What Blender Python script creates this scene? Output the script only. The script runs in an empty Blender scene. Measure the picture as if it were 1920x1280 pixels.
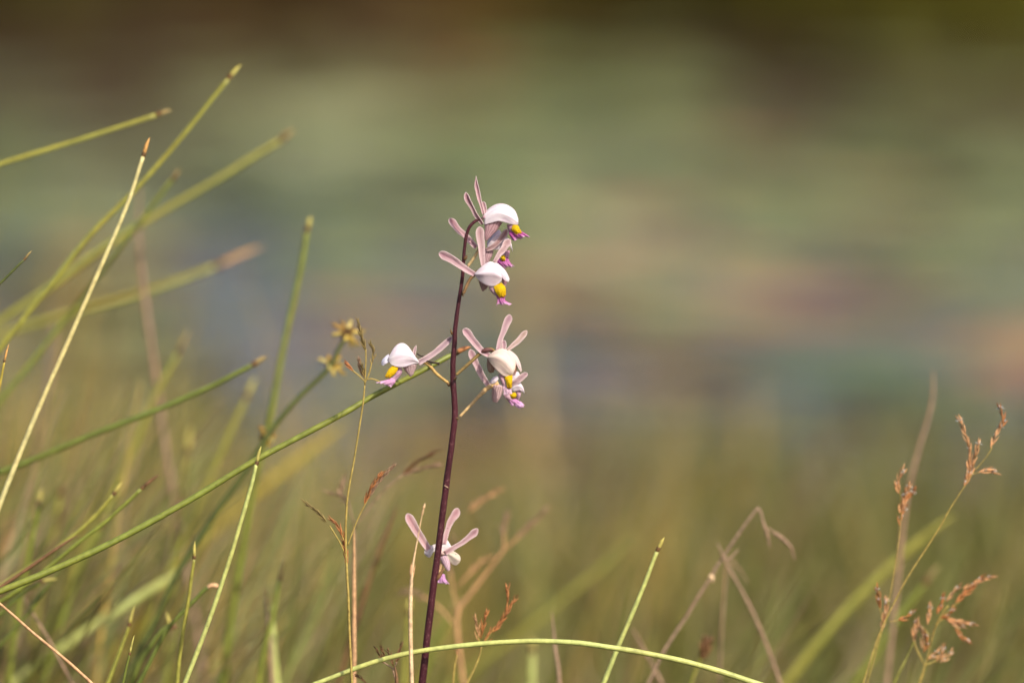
import bpy, math, random
from mathutils import Vector, Matrix, noise as mnoise
R = math.radians
random.seed(7)
S = bpy.context.scene
C = S.collection

# ------------------------------------------------------------------ camera, sky, sun, exposure
CAM_H, PITCH = 0.75, 6.0
cam = bpy.data.cameras.new('camera'); cam_o = bpy.data.objects.new('camera', cam); C.objects.link(cam_o)
cam.sensor_width = 36; cam.lens = 200; cam.clip_end = 3000; cam.clip_start = 0.05
cam_o.location = (0, 0, CAM_H); cam_o.rotation_euler = (R(90 - PITCH), 0, 0)
cam.dof.use_dof = True; cam.dof.focus_distance = 3.016; cam.dof.aperture_fstop = 2.45
S.camera = cam_o

SUN_EL = 42.0
sun_dir = Vector((0.52, -0.85, 0)).normalized() * math.cos(R(SUN_EL)) + Vector((0, 0, math.sin(R(SUN_EL))))
W = bpy.data.worlds.new('World'); S.world = W; W.use_nodes = True
wn = W.node_tree.nodes; wl = W.node_tree.links
sky = wn.new('ShaderNodeTexSky'); sky.sky_type = 'NISHITA'; sky.sun_disc = False
sky.sun_elevation = R(SUN_EL); sky.sun_rotation = math.atan2(sun_dir.x, sun_dir.y)
sky.air_density = 0.8; sky.dust_density = 4.5; sky.ozone_density = 3.5
bg = wn['Background']; bg.inputs['Strength'].default_value = 0.12
wl.new(sky.outputs[0], bg.inputs['Color'])
sl = bpy.data.lights.new('sun', 'SUN'); sl.energy = 3.6; sl.angle = R(0.6); sl.color = (1.0, 0.92, 0.78)
so = bpy.data.objects.new('sun', sl); C.objects.link(so)
so.rotation_euler = (-sun_dir).to_track_quat('-Z', 'Y').to_euler()
S.view_settings.view_transform = 'Standard'; S.view_settings.look = 'None'
S.view_settings.exposure = 0.47; S.view_settings.gamma = 1.0; S.view_settings.use_curve_mapping = False
cy = S.cycles
cy.use_denoising = True; cy.max_bounces = 6; cy.transparent_max_bounces = 6
cy.caustics_reflective = False; cy.caustics_refractive = False; cy.sample_clamp_indirect = 4

# ------------------------------------------------------------------ helpers
FW = Vector((0, math.cos(R(PITCH)), -math.sin(R(PITCH)))); UP = Vector((0, math.sin(R(PITCH)), math.cos(R(PITCH))))
RT = Vector((1, 0, 0)); CAMP = Vector((0, 0, CAM_H))
K = 36 / 200 / 1920

def at(px, py, Y):
    """the point of the place seen at a pixel of the photograph, at distance Y"""
    d = FW + RT * ((px - 960) * K) + UP * ((640 - py) * K)
    return CAMP + d * (Y / d.y)
def pix(Y): return K * Y / math.cos(R(PITCH))
P0 = pix(3.0)

def catmull(pts, n=6):
    pts = [Vector(p) for p in pts]
    if len(pts) == 2: pts = [pts[0], (pts[0] + pts[1]) / 2, pts[1]]
    e = [pts[0] * 2 - pts[1]] + pts + [pts[-1] * 2 - pts[-2]]
    out = []
    for i in range(1, len(e) - 2):
        a, b, c, d = e[i - 1], e[i], e[i + 1], e[i + 2]
        for k in range(n):
            t = k / n
            out.append(0.5 * ((2 * b) + (c - a) * t + (2 * a - 5 * b + 4 * c - d) * t * t + (3 * b - a - 3 * c + d) * t ** 3))
    out.append(pts[-1]); return out
def lerp_list(vals, u):
    x = u * (len(vals) - 1); i = min(int(x), len(vals) - 2); f = x - i
    f = f * f * (3 - 2 * f) * 0.5 + f * 0.5
    return vals[i] * (1 - f) + vals[i + 1] * f

class MB:
    def __init__(s): s.v = []; s.f = []; s.uv = []
    def add(s, v, f, uv):
        o = len(s.v); s.v += v; s.uv += uv; s.f += [tuple(i + o for i in q) for q in f]
    def tube(s, path, rad, sides=8, flat=1.0, cap=True):
        n = len(path); v = []; uv = []; f = []
        if not callable(rad) and not isinstance(rad, (list, tuple)): rad = [rad] * n
        t = (path[1] - path[0]).normalized()
        nrm = t.cross(Vector((0, 1, 0)));
        if nrm.length < 1e-3: nrm = t.cross(Vector((1, 0, 0)))
        nrm.normalize()
        for i in range(n):
            a, b = path[max(i - 1, 0)], path[min(i + 1, n - 1)]
            t = (b - a).normalized() if (b - a).length > 1e-9 else t
            nrm = (nrm - t * nrm.dot(t)).normalized(); bi = t.cross(nrm)
            for k in range(sides):
                q = 2 * math.pi * k / sides
                v.append(path[i] + (nrm * math.cos(q) + bi * (math.sin(q) * flat)) * rad[i]); uv.append((i / (n - 1), k / sides))
        for i in range(n - 1):
            for k in range(sides):
                k2 = (k + 1) % sides
                f.append((i * sides + k, i * sides + k2, (i + 1) * sides + k2, (i + 1) * sides + k))
        if cap:
            f.append(tuple(range(sides - 1, -1, -1))); f.append(tuple(range((n - 1) * sides, n * sides)))
        s.add(v, f, uv)
    def spindle(s, a, b, r, sides=6, bend=None, rings=(0, .12, .35, .6, .85, 1), prof=(.15, .75, 1, .85, .4, .04)):
        path = [a.lerp(b, u) + ((bend or Vector()) * (u * (1 - u) * 4)) for u in rings]
        s.tube(path, [r * p for p in prof], sides)
    def strip(s, path, wid, side):
        """a leaf blade of V section along a path"""
        n = len(path); v = []; uv = []; f = []
        up = (path[-1] - path[0]).cross(side).normalized()
        for i, p in enumerate(path):
            w = wid[i]
            v += [p - side * w, p + up * (w * .5), p + side * w]; uv += [(i / (n - 1), 0), (i / (n - 1), .5), (i / (n - 1), 1)]
        for i in range(n - 1):
            a = i * 3
            f += [(a, a + 1, a + 4, a + 3), (a + 1, a + 2, a + 5, a + 4)]
        s.add(v, f, uv)
    def grid(s, rows):
        nu, nv = len(rows), len(rows[0]); v = [p for r in rows for p in r]
        uv = [(i / (nu - 1), j / (nv - 1)) for i in range(nu) for j in range(nv)]
        f = [(i * nv + j, i * nv + j + 1, (i + 1) * nv + j + 1, (i + 1) * nv + j) for i in range(nu - 1) for j in range(nv - 1)]
        s.add(v, f, uv)
    def build(s, name, mat, parent=None, origin=None, color=None, solid=0, sub=0):
        po = ORG.get(parent.name, Vector()) if parent else Vector()
        og = Vector(origin) if origin is not None else po
        me = bpy.data.meshes.new(name); me.from_pydata([p - og for p in s.v], [], s.f); me.update()
        ul = me.uv_layers.new(name='UVMap')
        for l in me.loops: ul.data[l.index].uv = s.uv[l.vertex_index]
        me.polygons.foreach_set('use_smooth', [True] * len(me.polygons))
        me.materials.append(mat)
        o = bpy.data.objects.new(name, me); C.objects.link(o)
        if parent: o.parent = parent
        o.location = og - po; ORG[o.name] = og
        if color: o.color = (*color, 1)
        if sub:
            m = o.modifiers.new('sub', 'SUBSURF'); m.levels = m.render_levels = sub
        if solid:
            m = o.modifiers.new('thick', 'SOLIDIFY'); m.thickness = solid; m.offset = 0
        return o
ORG = {}
def thing(name, loc, label, cat, group=None):
    o = bpy.data.objects.new(name, None); C.objects.link(o); o.location = loc; o.empty_display_size = .02
    o['label'] = label; o['category'] = cat
    if group: o['group'] = group
    ORG[o.name] = Vector(loc); return o
def srgb(r, g, b, k=1.0):
    f = lambda c: ((c / 255 + .055) / 1.055) ** 2.4 if c > 10 else c / 255 / 12.92
    return (f(r) * k, f(g) * k, f(b) * k)

# ------------------------------------------------------------------ materials
def newmat(name):
    m = bpy.data.materials.new(name); m.use_nodes = True
    return m, m.node_tree.nodes, m.node_tree.links, m.node_tree.nodes['Principled BSDF']
def math_(n, l, op, a, b=None, clamp=False):
    x = n.new('ShaderNodeMath'); x.operation = op; x.use_clamp = clamp
    for i, q in enumerate((a, b)):
        if q is None: continue
        if isinstance(q, (int, float)): x.inputs[i].default_value = q
        else: l.new(q, x.inputs[i])
    return x.outputs[0]
def mixc(n, l, fac, a, b, mode='MIX'):
    x = n.new('ShaderNodeMix'); x.data_type = 'RGBA'; x.blend_type = mode
    for sck, q in ((x.inputs[0], fac), (x.inputs[6], a), (x.inputs[7], b)):
        if isinstance(q, (int, float)): sck.default_value = q
        elif isinstance(q, tuple): sck.default_value = (*q[:3], 1)
        else: l.new(q, sck)
    return x.outputs[2]
def noise_(n, l, scale, detail=3, vec=None, rough=.55):
    x = n.new('ShaderNodeTexNoise'); x.inputs['Scale'].default_value = scale; x.inputs['Detail'].default_value = detail
    x.inputs['Roughness'].default_value = rough
    if vec is None:
        tc = n.new('ShaderNodeTexCoord'); vec = tc.outputs['Object']
    l.new(vec, x.inputs['Vector']); return x.outputs[0]
def ramp(n, l, fac, stops):
    x = n.new('ShaderNodeValToRGB'); e = x.color_ramp.elements
    while len(e) < len(stops): e.new(.5)
    for q, (p, c) in zip(e, stops):
        q.position = p; q.color = (*c, 1) if isinstance(c, tuple) else (c, c, c, 1)
    l.new(fac, x.inputs[0]); return x.outputs[0]
def uvxy(n, l, su=1, sv=1):
    t = n.new('ShaderNodeTexCoord'); mp = n.new('ShaderNodeMapping'); mp.inputs['Scale'].default_value = (su, sv, 1)
    l.new(t.outputs['UV'], mp.inputs[0]); sp = n.new('ShaderNodeSeparateXYZ'); l.new(t.outputs['UV'], sp.inputs[0])
    return mp.outputs[0], sp.outputs[0], sp.outputs[1]
def finish(m, n, l, b, transl=0.0, col=None, bump=None, bump_d=0.0002):
    if bump is not None:
        bp = n.new('ShaderNodeBump'); bp.inputs['Distance'].default_value = bump_d; bp.inputs['Strength'].default_value = .6
        l.new(bump, bp.inputs['Height']); l.new(bp.outputs[0], b.inputs['Normal'])
    if transl:
        t = n.new('ShaderNodeBsdfTranslucent'); mx = n.new('ShaderNodeMixShader'); mx.inputs[0].default_value = transl
        if col is not None: l.new(col, t.inputs[0])
        l.new(b.outputs[0], mx.inputs[1]); l.new(t.outputs[0], mx.inputs[2]); l.new(mx.outputs[0], n['Material Output'].inputs[0])
    return m

def mat_tinted(name, rough=.45, nscale=260, var=.35, transl=0.0, spots=True, island=False):
    """plant tissue tinted by the object's own colour, with mottling, length streaks and dark flecks"""
    m, n, l, b = newmat(name)
    oi = n.new('ShaderNodeObjectInfo')
    a = noise_(n, l, nscale, 4)
    v = ramp(n, l, a, [(.25, 1 - var), (.75, 1 + var * .6)])
    col = mixc(n, l, 1.0, oi.outputs['Color'], v, 'MULTIPLY')
    uvv, u, vv = uvxy(n, l, 3, 14)
    st = ramp(n, l, noise_(n, l, 4, 3, uvv), [(.3, .8), (.7, 1.12)])
    col = mixc(n, l, 1.0, col, st, 'MULTIPLY')
    big = ramp(n, l, noise_(n, l, 22, 2), [(.35, (1.0, .95, .86)), (.65, (.95, 1.0, 1.0))])
    col = mixc(n, l, .8, col, big, 'MULTIPLY')
    if island:
        gi = n.new('ShaderNodeNewGeometry')
        col = mixc(n, l, 1.0, col, ramp(n, l, gi.outputs['Random Per Island'], [(0.0, (.5, .43, .38)), (.4, (.95, .93, .90)), (1.0, (1.4, 1.36, 1.3))]), 'MULTIPLY')
    if spots:
        sp = ramp(n, l, noise_(n, l, 900, 1), [(.70, 0.0), (.76, 1.0)])
        col = mixc(n, l, math_(n, l, 'MULTIPLY', sp, .55), col, (.05, .03, .012))
    l.new(col, b.inputs['Base Color']); b.inputs['Roughness'].default_value = rough
    b.inputs['Specular IOR Level'].default_value = .35
    return finish(m, n, l, b, transl, col, a, .00015)
M_CULM = mat_tinted('sedge_green', .42)
M_DRY = mat_tinted('dry_straw', .65, 400, .5)
M_HUSK = mat_tinted('husk', .6, 700, .4, .2, False, True)
M_FLUFF = mat_tinted('fluff', .8, 500, .1, .3, False)
M_MASS = mat_tinted('marsh_blade', .5, 60, .4, .0, False)

def mat_stem():
    m, n, l, b = newmat('orchid_stem')
    a = noise_(n, l, 1000, 3); g = noise_(n, l, 40, 2)
    col = mixc(n, l, ramp(n, l, g, [(.35, 0.0), (.7, 1.0)]), (.040, .0085, .013), (.070, .016, .022))
    col = mixc(n, l, ramp(n, l, a, [(.56, 0.0), (.68, .6)]), col, (.20, .085, .085))
    l.new(col, b.inputs['Base Color']); b.inputs['Roughness'].default_value = .42
    b.inputs['Specular IOR Level'].default_value = .3
    return finish(m, n, l, b, 0, None, a, .00012)
M_STEM = mat_stem()

def mat_sepal():
    m, n, l, b = newmat('sepal')
    oi = n.new('ShaderNodeObjectInfo')
    uvv, u, v = uvxy(n, l, 1.5, 16)
    e = math_(n, l, 'ABSOLUTE', math_(n, l, 'MULTIPLY', math_(n, l, 'SUBTRACT', v, .5), 2.0))
    mid = math_(n, l, 'SUBTRACT', 1.0, math_(n, l, 'POWER', e, 2.0))
    al = ramp(n, l, u, [(0.0, 0.0), (.06, .8), (.22, 1.0), (.5, .78), (.8, .7), (1.0, .95)])
    vein = ramp(n, l, noise_(n, l, 3.0, 2, uvv), [(.3, .7), (.7, 1.15)])
    f = math_(n, l, 'MULTIPLY', math_(n, l, 'MULTIPLY', mid, al), vein, True)
    col = mixc(n, l, f, (.85, .67, .66), oi.outputs['Color'])
    sp = ramp(n, l, noise_(n, l, 700, 1), [(.74, 0.0), (.79, .6)])
    col = mixc(n, l, sp, col, (.10, .03, .04))
    l.new(col, b.inputs['Base Color']); b.inputs['Roughness'].default_value = .55
    b.inputs['Specular IOR Level'].default_value = .3
    return finish(m, n, l, b, .38, col, noise_(n, l, 3.0, 2, uvv), .0003)
M_SEPAL = mat_sepal()

def mat_petal():
    m, n, l, b = newmat('petal')
    oi = n.new('ShaderNodeObjectInfo')
    uvv, u, v = uvxy(n, l, .8, 6)
    vein = ramp(n, l, noise_(n, l, 3.0, 3, uvv), [(.36, (.80, .66, .77)), (.60, (1, 1, 1))])
    col = mixc(n, l, .6, oi.outputs['Color'], vein, 'MULTIPLY')
    bl = ramp(n, l, noise_(n, l, 160, 2), [(.4, (.97, .92, .96)), (.6, (1, 1, .99))])
    col = mixc(n, l, .7, col, bl, 'MULTIPLY')
    sp = ramp(n, l, noise_(n, l, 520, 0.5), [(.775, 0.0), (.80, .8)])
    col = mixc(n, l, sp, col, (.12, .05, .07))
    l.new(col, b.inputs['Base Color']); b.inputs['Roughness'].default_value = .75
    b.inputs['Specular IOR Level'].default_value = .12
    return finish(m, n, l, b, .40, col, noise_(n, l, 3.0, 3, uvv), .0003)
M_PETAL = mat_petal()

def mat_lip():
    m, n, l, b = newmat('lip')
    oi = n.new('ShaderNodeObjectInfo')
    uvv, u, v = uvxy(n, l, 2, 9)
    ed = math_(n, l, 'ADD', u, math_(n, l, 'MULTIPLY', math_(n, l, 'SUBTRACT', noise_(n, l, 3.5, 3, uvv), .5), .5))
    f = ramp(n, l, ed, [(.0, .0), (.75, .08), (1.05, .6)])
    vein = ramp(n, l, noise_(n, l, 3.2, 3, uvv), [(.3, .55), (.65, 1.15)])
    c0 = mixc(n, l, 1.0, oi.outputs['Color'], vein, 'MULTIPLY')
    col = mixc(n, l, f, c0, (.86, .62, .78))
    l.new(col, b.inputs['Base Color']); b.inputs['Roughness'].default_value = .5
    return finish(m, n, l, b, .2, col, noise_(n, l, 3.2, 3, uvv), .0006)
M_LIP = mat_lip()
def mat_callus():
    m, n, l, b = newmat('lip_callus')
    uvv, u, v = uvxy(n, l, 2.5, 14)
    a = noise_(n, l, 3.0, 3, uvv)
    col = mixc(n, l, ramp(n, l, a, [(.40, 0.0), (.62, 1.0)]), (.66, .34, .006), (.90, .64, .02))
    col = mixc(n, l, ramp(n, l, u, [(.86, 0.0), (1.0, .55)]), col, (.62, .28, .05))
    l.new(col, b.inputs['Base Color']); b.inputs['Roughness'].default_value = .9; b.inputs['Specular IOR Level'].default_value = .08
    return finish(m, n, l, b, .12, col, a, .0016)
M_CALLUS = mat_callus()
def mat_spur():
    m, n, l, b = newmat('spur')
    oi = n.new('ShaderNodeObjectInfo')
    uvv, u, v = uvxy(n, l, 1, 1)
    w = math_(n, l, 'ABSOLUTE', math_(n, l, 'SINE', math_(n, l, 'ADD', math_(n, l, 'MULTIPLY', v, 44.0), math_(n, l, 'MULTIPLY', noise_(n, l, 260, 2), 5.0))))
    f = ramp(n, l, w, [(.15, 1.0), (.55, 0.0)])
    col = mixc(n, l, math_(n, l, 'MULTIPLY', f, .7), oi.outputs['Color'], (.20, .075, .085))
    l.new(col, b.inputs['Base Color']); b.inputs['Roughness'].default_value = .5
    return finish(m, n, l, b, .25, col)
M_SPUR = mat_spur()

def mat_water():
    m, n, l, b = newmat('pond_water')
    t = n.new('ShaderNodeTexCoord'); mp = n.new('ShaderNodeMapping'); mp.inputs['Scale'].default_value = (1, .55, 1)
    l.new(t.outputs['Object'], mp.inputs[0])
    a = noise_(n, l, 9, 4, mp.outputs[0]); big = noise_(n, l, .9, 3)
    col = mixc(n, l, ramp(n, l, big, [(.4, 0.0), (.6, 1.0)]), (.065, .036, .030), (.125, .076, .062))
    l.new(col, b.inputs['Base Color']); b.inputs['Roughness'].default_value = .06; b.inputs['IOR'].default_value = 1.333
    return finish(m, n, l, b, 0, None, a, .012)
def mat_pad():
    m, n, l, b = newmat('lily_pad')
    oi = n.new('ShaderNodeObjectInfo')
    uvv, u, v = uvxy(n, l, 1, 30)
    a = noise_(n, l, 26, 4)
    col = mixc(n, l, 1.0, oi.outputs['Color'], ramp(n, l, a, [(.3, .7), (.7, 1.2)]), 'MULTIPLY')
    rim = ramp(n, l, u, [(.80, 0.0), (.98, .5)])
    col = mixc(n, l, rim, col, (.12, .075, .025))
    ve = ramp(n, l, noise_(n, l, 5, 1, uvv), [(.5, 0.0), (.7, .35)])
    col = mixc(n, l, ve, col, (.22, .24, .08))
    l.new(col, b.inputs['Base Color']); b.inputs['Roughness'].default_value = .42
    b.inputs['Specular IOR Level'].default_value = .25
    return finish(m, n, l, b, 0, None, a, .004)
M_PAD = mat_pad()
def mat_ground():
    m, n, l, b = newmat('bank_soil')
    a = noise_(n, l, 5, 6); c = noise_(n, l, 40, 4)
    col = ramp(n, l, a, [(.3, (.035, .026, .012)), (.5, (.07, .058, .02)), (.7, (.10, .075, .035))])
    col = mixc(n, l, 1.0, col, ramp(n, l, c, [(.3, .6), (.7, 1.3)]), 'MULTIPLY')
    l.new(col, b.inputs['Base Color']); b.inputs['Roughness'].default_value = .9
    return finish(m, n, l, b, 0, None, c, .01)

# ------------------------------------------------------------------ the setting: terrain, water, far bank
WATER = -0.06
NEAR = 5.35
def shore_far(x): return 15.2 - .55 * max(-1.5, min(2.2, x)) + .35 * math.sin(x * 2.3 + 1)
def ground_z(x, y):
    w = .18 * math.sin(x * 1.7) + .1 * math.sin(x * 4.1 + 1)
    s1 = (y - NEAR - w)
    s2 = (shore_far(x) - y)
    t = lambda q: max(0, min(1, q)) ** 2 * (3 - 2 * max(0, min(1, q)))
    bank = -.45 * t((s1 + .45) / 1.2) + .45 * t((-s2 + .6) / 1.2)
    far = max(0, y - 18)
    return bank + .012 * far * (1 if far < 400 else 400 / far) + .012 * mnoise.noise(Vector((x * 3, y * 3, 0)))
ys = [-2500, -600, -150, -40, -12, -4] + [i * .25 for i in range(0, 92)] + [24, 26, 30, 36, 45, 60, 90, 140, 250, 500, 1200, 2500]
xs = [-2500, -700, -200, -60, -20, -9] + [-5 + i * .25 for i in range(41)] + [9, 20, 60, 200, 700, 2500]
mb = MB(); mb.grid([[Vector((x, y, ground_z(x, y))) for x in xs] for y in ys])
g = mb.build('ground', mat_ground()); g['kind'] = 'structure'
mb = MB(); mb.grid([[Vector((x, y, WATER)) for x in (-40, -10, 0, 10, 40)] for y in (4.4, 6, 9, 12, 15, 17.5)])
g = mb.build('pond_water', mat_water()); g['kind'] = 'structure'

# ---- blades of a mass: clumps of leaves
def blade(mb, x, y, z, h, lean, az, w, sag=.3, segs=4):
    d = Vector((math.cos(az), math.sin(az), 0)); p = []; wd = []
    for i in range(segs + 1):
        u = i / segs
        p.append(Vector((x, y, z)) + d * (lean * h * (u * (1 - sag) + u * u * sag)) + Vector((0, 0, h * (u - .35 * sag * lean * u * u))))
        wd.append(w * (1 - u ** 2.2) + .0004)
    th = random.uniform(0, math.pi); side = Vector((math.cos(th), math.sin(th), 0))
    mb.strip(p, wd, side)

FAR = {'reed_olive': (.10, .080, .008), 'reed_brown': (.066, .037, .006), 'reed_amber': (.19, .11, .025), 'reed_green': (.15, .140, .008)}
mbs = {k: MB() for k in FAR}
rr = random.Random(3)
for i in range(15000):
    x = rr.uniform(-4.2, 4.2); d = abs(rr.gauss(0, 1.0)); y = shore_far(x) - .1 + d * 1.5
    q = mnoise.noise(Vector((x * 1.1, y * .5, 3))) * .9 + rr.gauss(0, .22)
    xx = x / 1.25
    if abs(xx + .13) < .10 and rr.random() < .5: k = 'reed_amber'
    elif xx > .55: k = 'reed_green' if q > -.05 else 'reed_olive'
    elif xx < -.35: k = 'reed_brown' if q > -.25 else 'reed_olive'
    else: k = 'reed_olive' if q > .1 else 'reed_brown'
    blade(mbs[k], x, y, max(ground_z(x, y), WATER - .1), rr.uniform(.22, .72), rr.uniform(.05, .6), rr.uniform(0, 6.3), rr.uniform(.008, .02), .4, 3)
for k, m in mbs.items():
    o = m.build('far_reeds', M_MASS, None, None, FAR[k]); o['kind'] = 'stuff'

# ---- lily pads, each its own object
def pad_mesh(seed):
    r = random.Random(seed); mb = MB(); n = 26; rings = (0.02, .35, .7, .93, 1.0)
    rows = []
    a0 = .14
    ph = r.uniform(0, 6)
    for q in rings:
        row = []
        for k in range(n + 1):
            a = a0 + (2 * math.pi - 2 * a0) * k / n
            rad = q * (1 + .035 * math.sin(3 * a + ph) + .02 * math.sin(7 * a + ph * 2))
            z = .018 * q * math.sin(2 * a + ph) * q + (.03 * max(0, q - .9) * 10 * (.6 + .6 * math.sin(5 * a + ph)))* .35
            row.append(Vector((rad * math.cos(a), rad * math.sin(a), z)))
        rows.append(row)
    mb.grid(rows); return mb
PADM = []
for sd in range(4):
    o = pad_mesh(sd).build('lily_pad', M_PAD, None, None, (1, 1, 1), solid=0)
    PADM.append(o)
PAD_COL = {'bright': (.43, .43, .19), 'green': (.135, .182, .040), 'pale': (.30, .32, .105), 'olive': (.20, .18, .035), 'dead': (.44, .19, .075), 'grey': (.20, .20, .072), 'bronze': (.19, .14, .075)}
PAD_LAB = {'bright': 'bright yellowish lily pad tilted up on the blurred pond', 'green': 'mid green lily pad lying flat on the blurred pond', 'pale': 'pale grey-green lily pad floating on the blurred pond',
           'olive': 'olive yellow lily pad floating on the blurred pond', 'dead': 'dead orange-brown lily pad floating on the violet-grey water',
           'grey': 'dull grey-green lily pad floating on the blurred pond', 'bronze': 'bronze brown lily pad floating on the blurred pond'}
pads = []; npad = 0
def put_pad(x, y, r, kind, tilt=None):
    global npad
    src = PADM[npad % 4]; o = src if npad < 4 else src.copy()
    if npad >= 4: C.objects.link(o)
    npad += 1
    o.location = (x, y, WATER + .008 + npad * .00012); o.scale = (r, r, r)
    t = tilt if tilt is not None else abs(rp.gauss(0, 3))
    o.rotation_euler = (R(rp.uniform(-1, 1) * t) + (R(t) if tilt else 0), R(rp.uniform(-1, 1) * t), rp.uniform(0, 6.28))
    if tilt: o.location.z += r * math.sin(R(t)) * .6
    c = PAD_COL[kind]; j = rp.uniform(.85, 1.15); o.color = (c[0] * j * rp.uniform(.94, 1.06), c[1] * j, c[2] * j * rp.uniform(.9, 1.1), 1)
    o['label'] = PAD_LAB[kind]; o['category'] = 'lily pad'; o['group'] = {'bright': 'bright lily pads', 'green': 'mid green lily pads', 'pale': 'pale lily pads', 'olive': 'olive lily pads', 'dead': 'dead brown lily pads', 'grey': 'grey-green lily pads', 'bronze': 'bronze lily pads'}[kind]
    pads.append((x, y, r)); return o
rp = random.Random(11)
def on_water(px, py):
    d = FW + RT * ((px - 960) * K) + UP * ((640 - py) * K); t = (WATER - CAM_H) / d.z
    return CAMP + d * t
# pads that stand out in the photograph
for px, py, r, kind, tilt in [(636, 265, .15, 'bright', 10), (560, 335, .17, 'green', None), (430, 215, .17, 'pale', None), (900, 215, .2, 'pale', 4), (1120, 235, .2, 'green', 4), (1250, 300, .16, 'pale', None), (1165, 480, .10, 'bright', 10), (1340, 500, .09, 'bronze', None), (1475, 240, .07, 'bronze', None),
                        (1290, 640, .08, 'dead', 6), (1200, 700, .09, 'dead', None), (1700, 590, .08, 'dead', 5), (1590, 665, .07, 'dead', None), (760, 650, .07, 'dead', None),
                        (1390, 520, .08, 'dead', None), (1180, 330, .16, 'grey', 3), (760, 300, .18, 'green', None), (1560, 430, .12, 'green', None), (1780, 420, .13, 'olive', None), (1010, 350, .15, 'grey', 4)]:
    p = on_water(px, py); put_pad(p.x, p.y, r, kind, tilt)
tries = 0
while npad < 215 and tries < 9000:
    tries += 1
    px = rp.uniform(-60, 1980); py = rp.uniform(125, 900)
    dens = .95 if 150 < py < 480 else (.5 if py <= 150 else .42)
    if py > 730: dens = .25
    if px < 760 and py < 165: dens *= .1
    if py < 300 and px > 1320: dens *= .10
    if py < 270 and px < 330: dens *= .3
    if 330 < px < 620 and py > 430: dens *= .1
    if 1330 < px < 1560 and py > 540: dens *= .1
    if rp.random() > dens: continue
    p = on_water(px, py)
    if p.y > shore_far(p.x) - .1 or p.y < 5.9: continue
    r = rp.uniform(.07, .17)
    if any((p.x - a) ** 2 + (p.y - b) ** 2 < ((r + q) * .82) ** 2 for a, b, q in pads): continue
    if py < 490: kind = rp.choices(['green', 'pale', 'olive', 'grey', 'bronze', 'dead'], [30, 22, 12, 26, 7, 3])[0]
    else: kind = rp.choices(['green', 'pale', 'olive', 'grey', 'bronze', 'dead'], [20, 8, 14, 28, 16, 14])[0]
    put_pad(p.x, p.y, r, kind)

# what tells one blurred pad from another: its colour, what it lies beside, its size among those
def to_px(p):
    d = p - CAMP; z = d.dot(FW); return 960 + d.x / z / K, 640 - d.dot(UP) / z / K
ALLP = [o for o in C.objects if o.get('category') == 'lily pad']; by = {}
WORD = {'bright': 'bright yellowish', 'mid': 'mid green', 'pale': 'pale', 'olive': 'olive', 'dead': 'dead brown', 'dull': 'grey-green', 'bronze': 'bronze'}
for o in ALLP:
    x, y = to_px(o.location); kind = WORD[o['label'].split()[0]]
    row = 'close under the far bank' if y < 165 else 'in the far band of pads' if y < 300 else 'level with upper flowers' if y < 480 else 'level with middle flowers' if y < 700 else 'just beyond the bank grass'
    colm = 'far left' if x < 380 else 'left of the orchid' if x < 780 else 'behind the orchid' if x < 1020 else 'right of the orchid' if x < 1480 else 'far right'
    by.setdefault((kind, row, colm), []).append((o.scale.x, o))
for (kind, row, colm), lst in by.items():
    lst.sort(key=lambda q: -q[0] if len(lst) < 4 else q[1].location.x / q[1].location.y)
    ORD = ('leftmost', 'second', 'third', 'fourth', 'fifth', 'sixth', 'seventh')
    for i, (sc, o) in enumerate(lst):
        size = '' if len(lst) == 1 else ('larger ', 'smaller ')[i] if len(lst) == 2 else ('largest ', 'middle-sized ', 'smallest ')[i] if len(lst) == 3 else ('rightmost ' if i == len(lst) - 1 else ORD[i] + ' ')
        o['label'] = f'{size}{kind} lily pad {row}, {colm}'

# ---- blurred marsh grass on the near bank behind the orchid: a mass nobody could count
NEARC = {'marsh_grass_olive': (.215, .19, .050), 'marsh_grass_green': (.18, .20, .052), 'marsh_grass_straw': (.36, .26, .14), 'marsh_grass_brown': (.20, .13, .070), 'marsh_grass_shaded': (.110, .105, .020), 'marsh_grass_amber': (.40, .27, .07)}  # the darkest olive paints the weaker light at lower right into the blades
nm = {k: MB() for k in NEARC}
rg = random.Random(21)
def top_py(px):   # how high the blurred mass reaches at a place across the view
    pts = [(-200, 560), (0, 640), (200, 690), (420, 740), (620, 850), (900, 900), (1150, 930), (1400, 960), (1650, 900), (1920, 840), (2200, 800)]
    for (a, b), (c, d) in zip(pts, pts[1:]):
        if px <= c: return b + (d - b) * max(0, (px - a)) / (c - a)
    return 800
for i in range(2300):
    Y = 3.75 + 1.9 * rg.random() ** .8
    px = rg.uniform(-250, 2170)
    if px > 700 and rg.random() < .35: continue
    ty = top_py(px) + rg.expovariate(1 / 190.0) + rg.gauss(0, 40) - (rg.expovariate(1 / 110.0) if rg.random() < .3 else 0)
    top = at(px, ty, Y); gz = max(ground_z(top.x, Y), WATER - .15)
    h = top.z - gz
    if h < .12: h = rg.uniform(.1, .2)
    q = mnoise.noise(Vector((px * .0045, Y * 1.5, 8)))
    k = rg.choices(list(NEARC), [36 + 30 * max(0, q), 26 + 60 * max(0, q), 12, 16 + 60 * max(0, -q), (130 if px > 1050 else 10), 8 + 25 * max(0, -q) + (90 if 1150 < px < 1330 else 45 if px < 170 else 0)])[0]  # mostly the darkest olive on the right: its dimness is put into colour
    lean = rg.uniform(.02, .5); az = rg.choice([rg.gauss(.3, .6), rg.uniform(0, 6.3)])
    blade(nm[k], top.x - math.cos(az) * lean * h * .8, Y, gz, h * 1.05, lean, az, rg.uniform(.0016, .0036), .4, 5)
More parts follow.
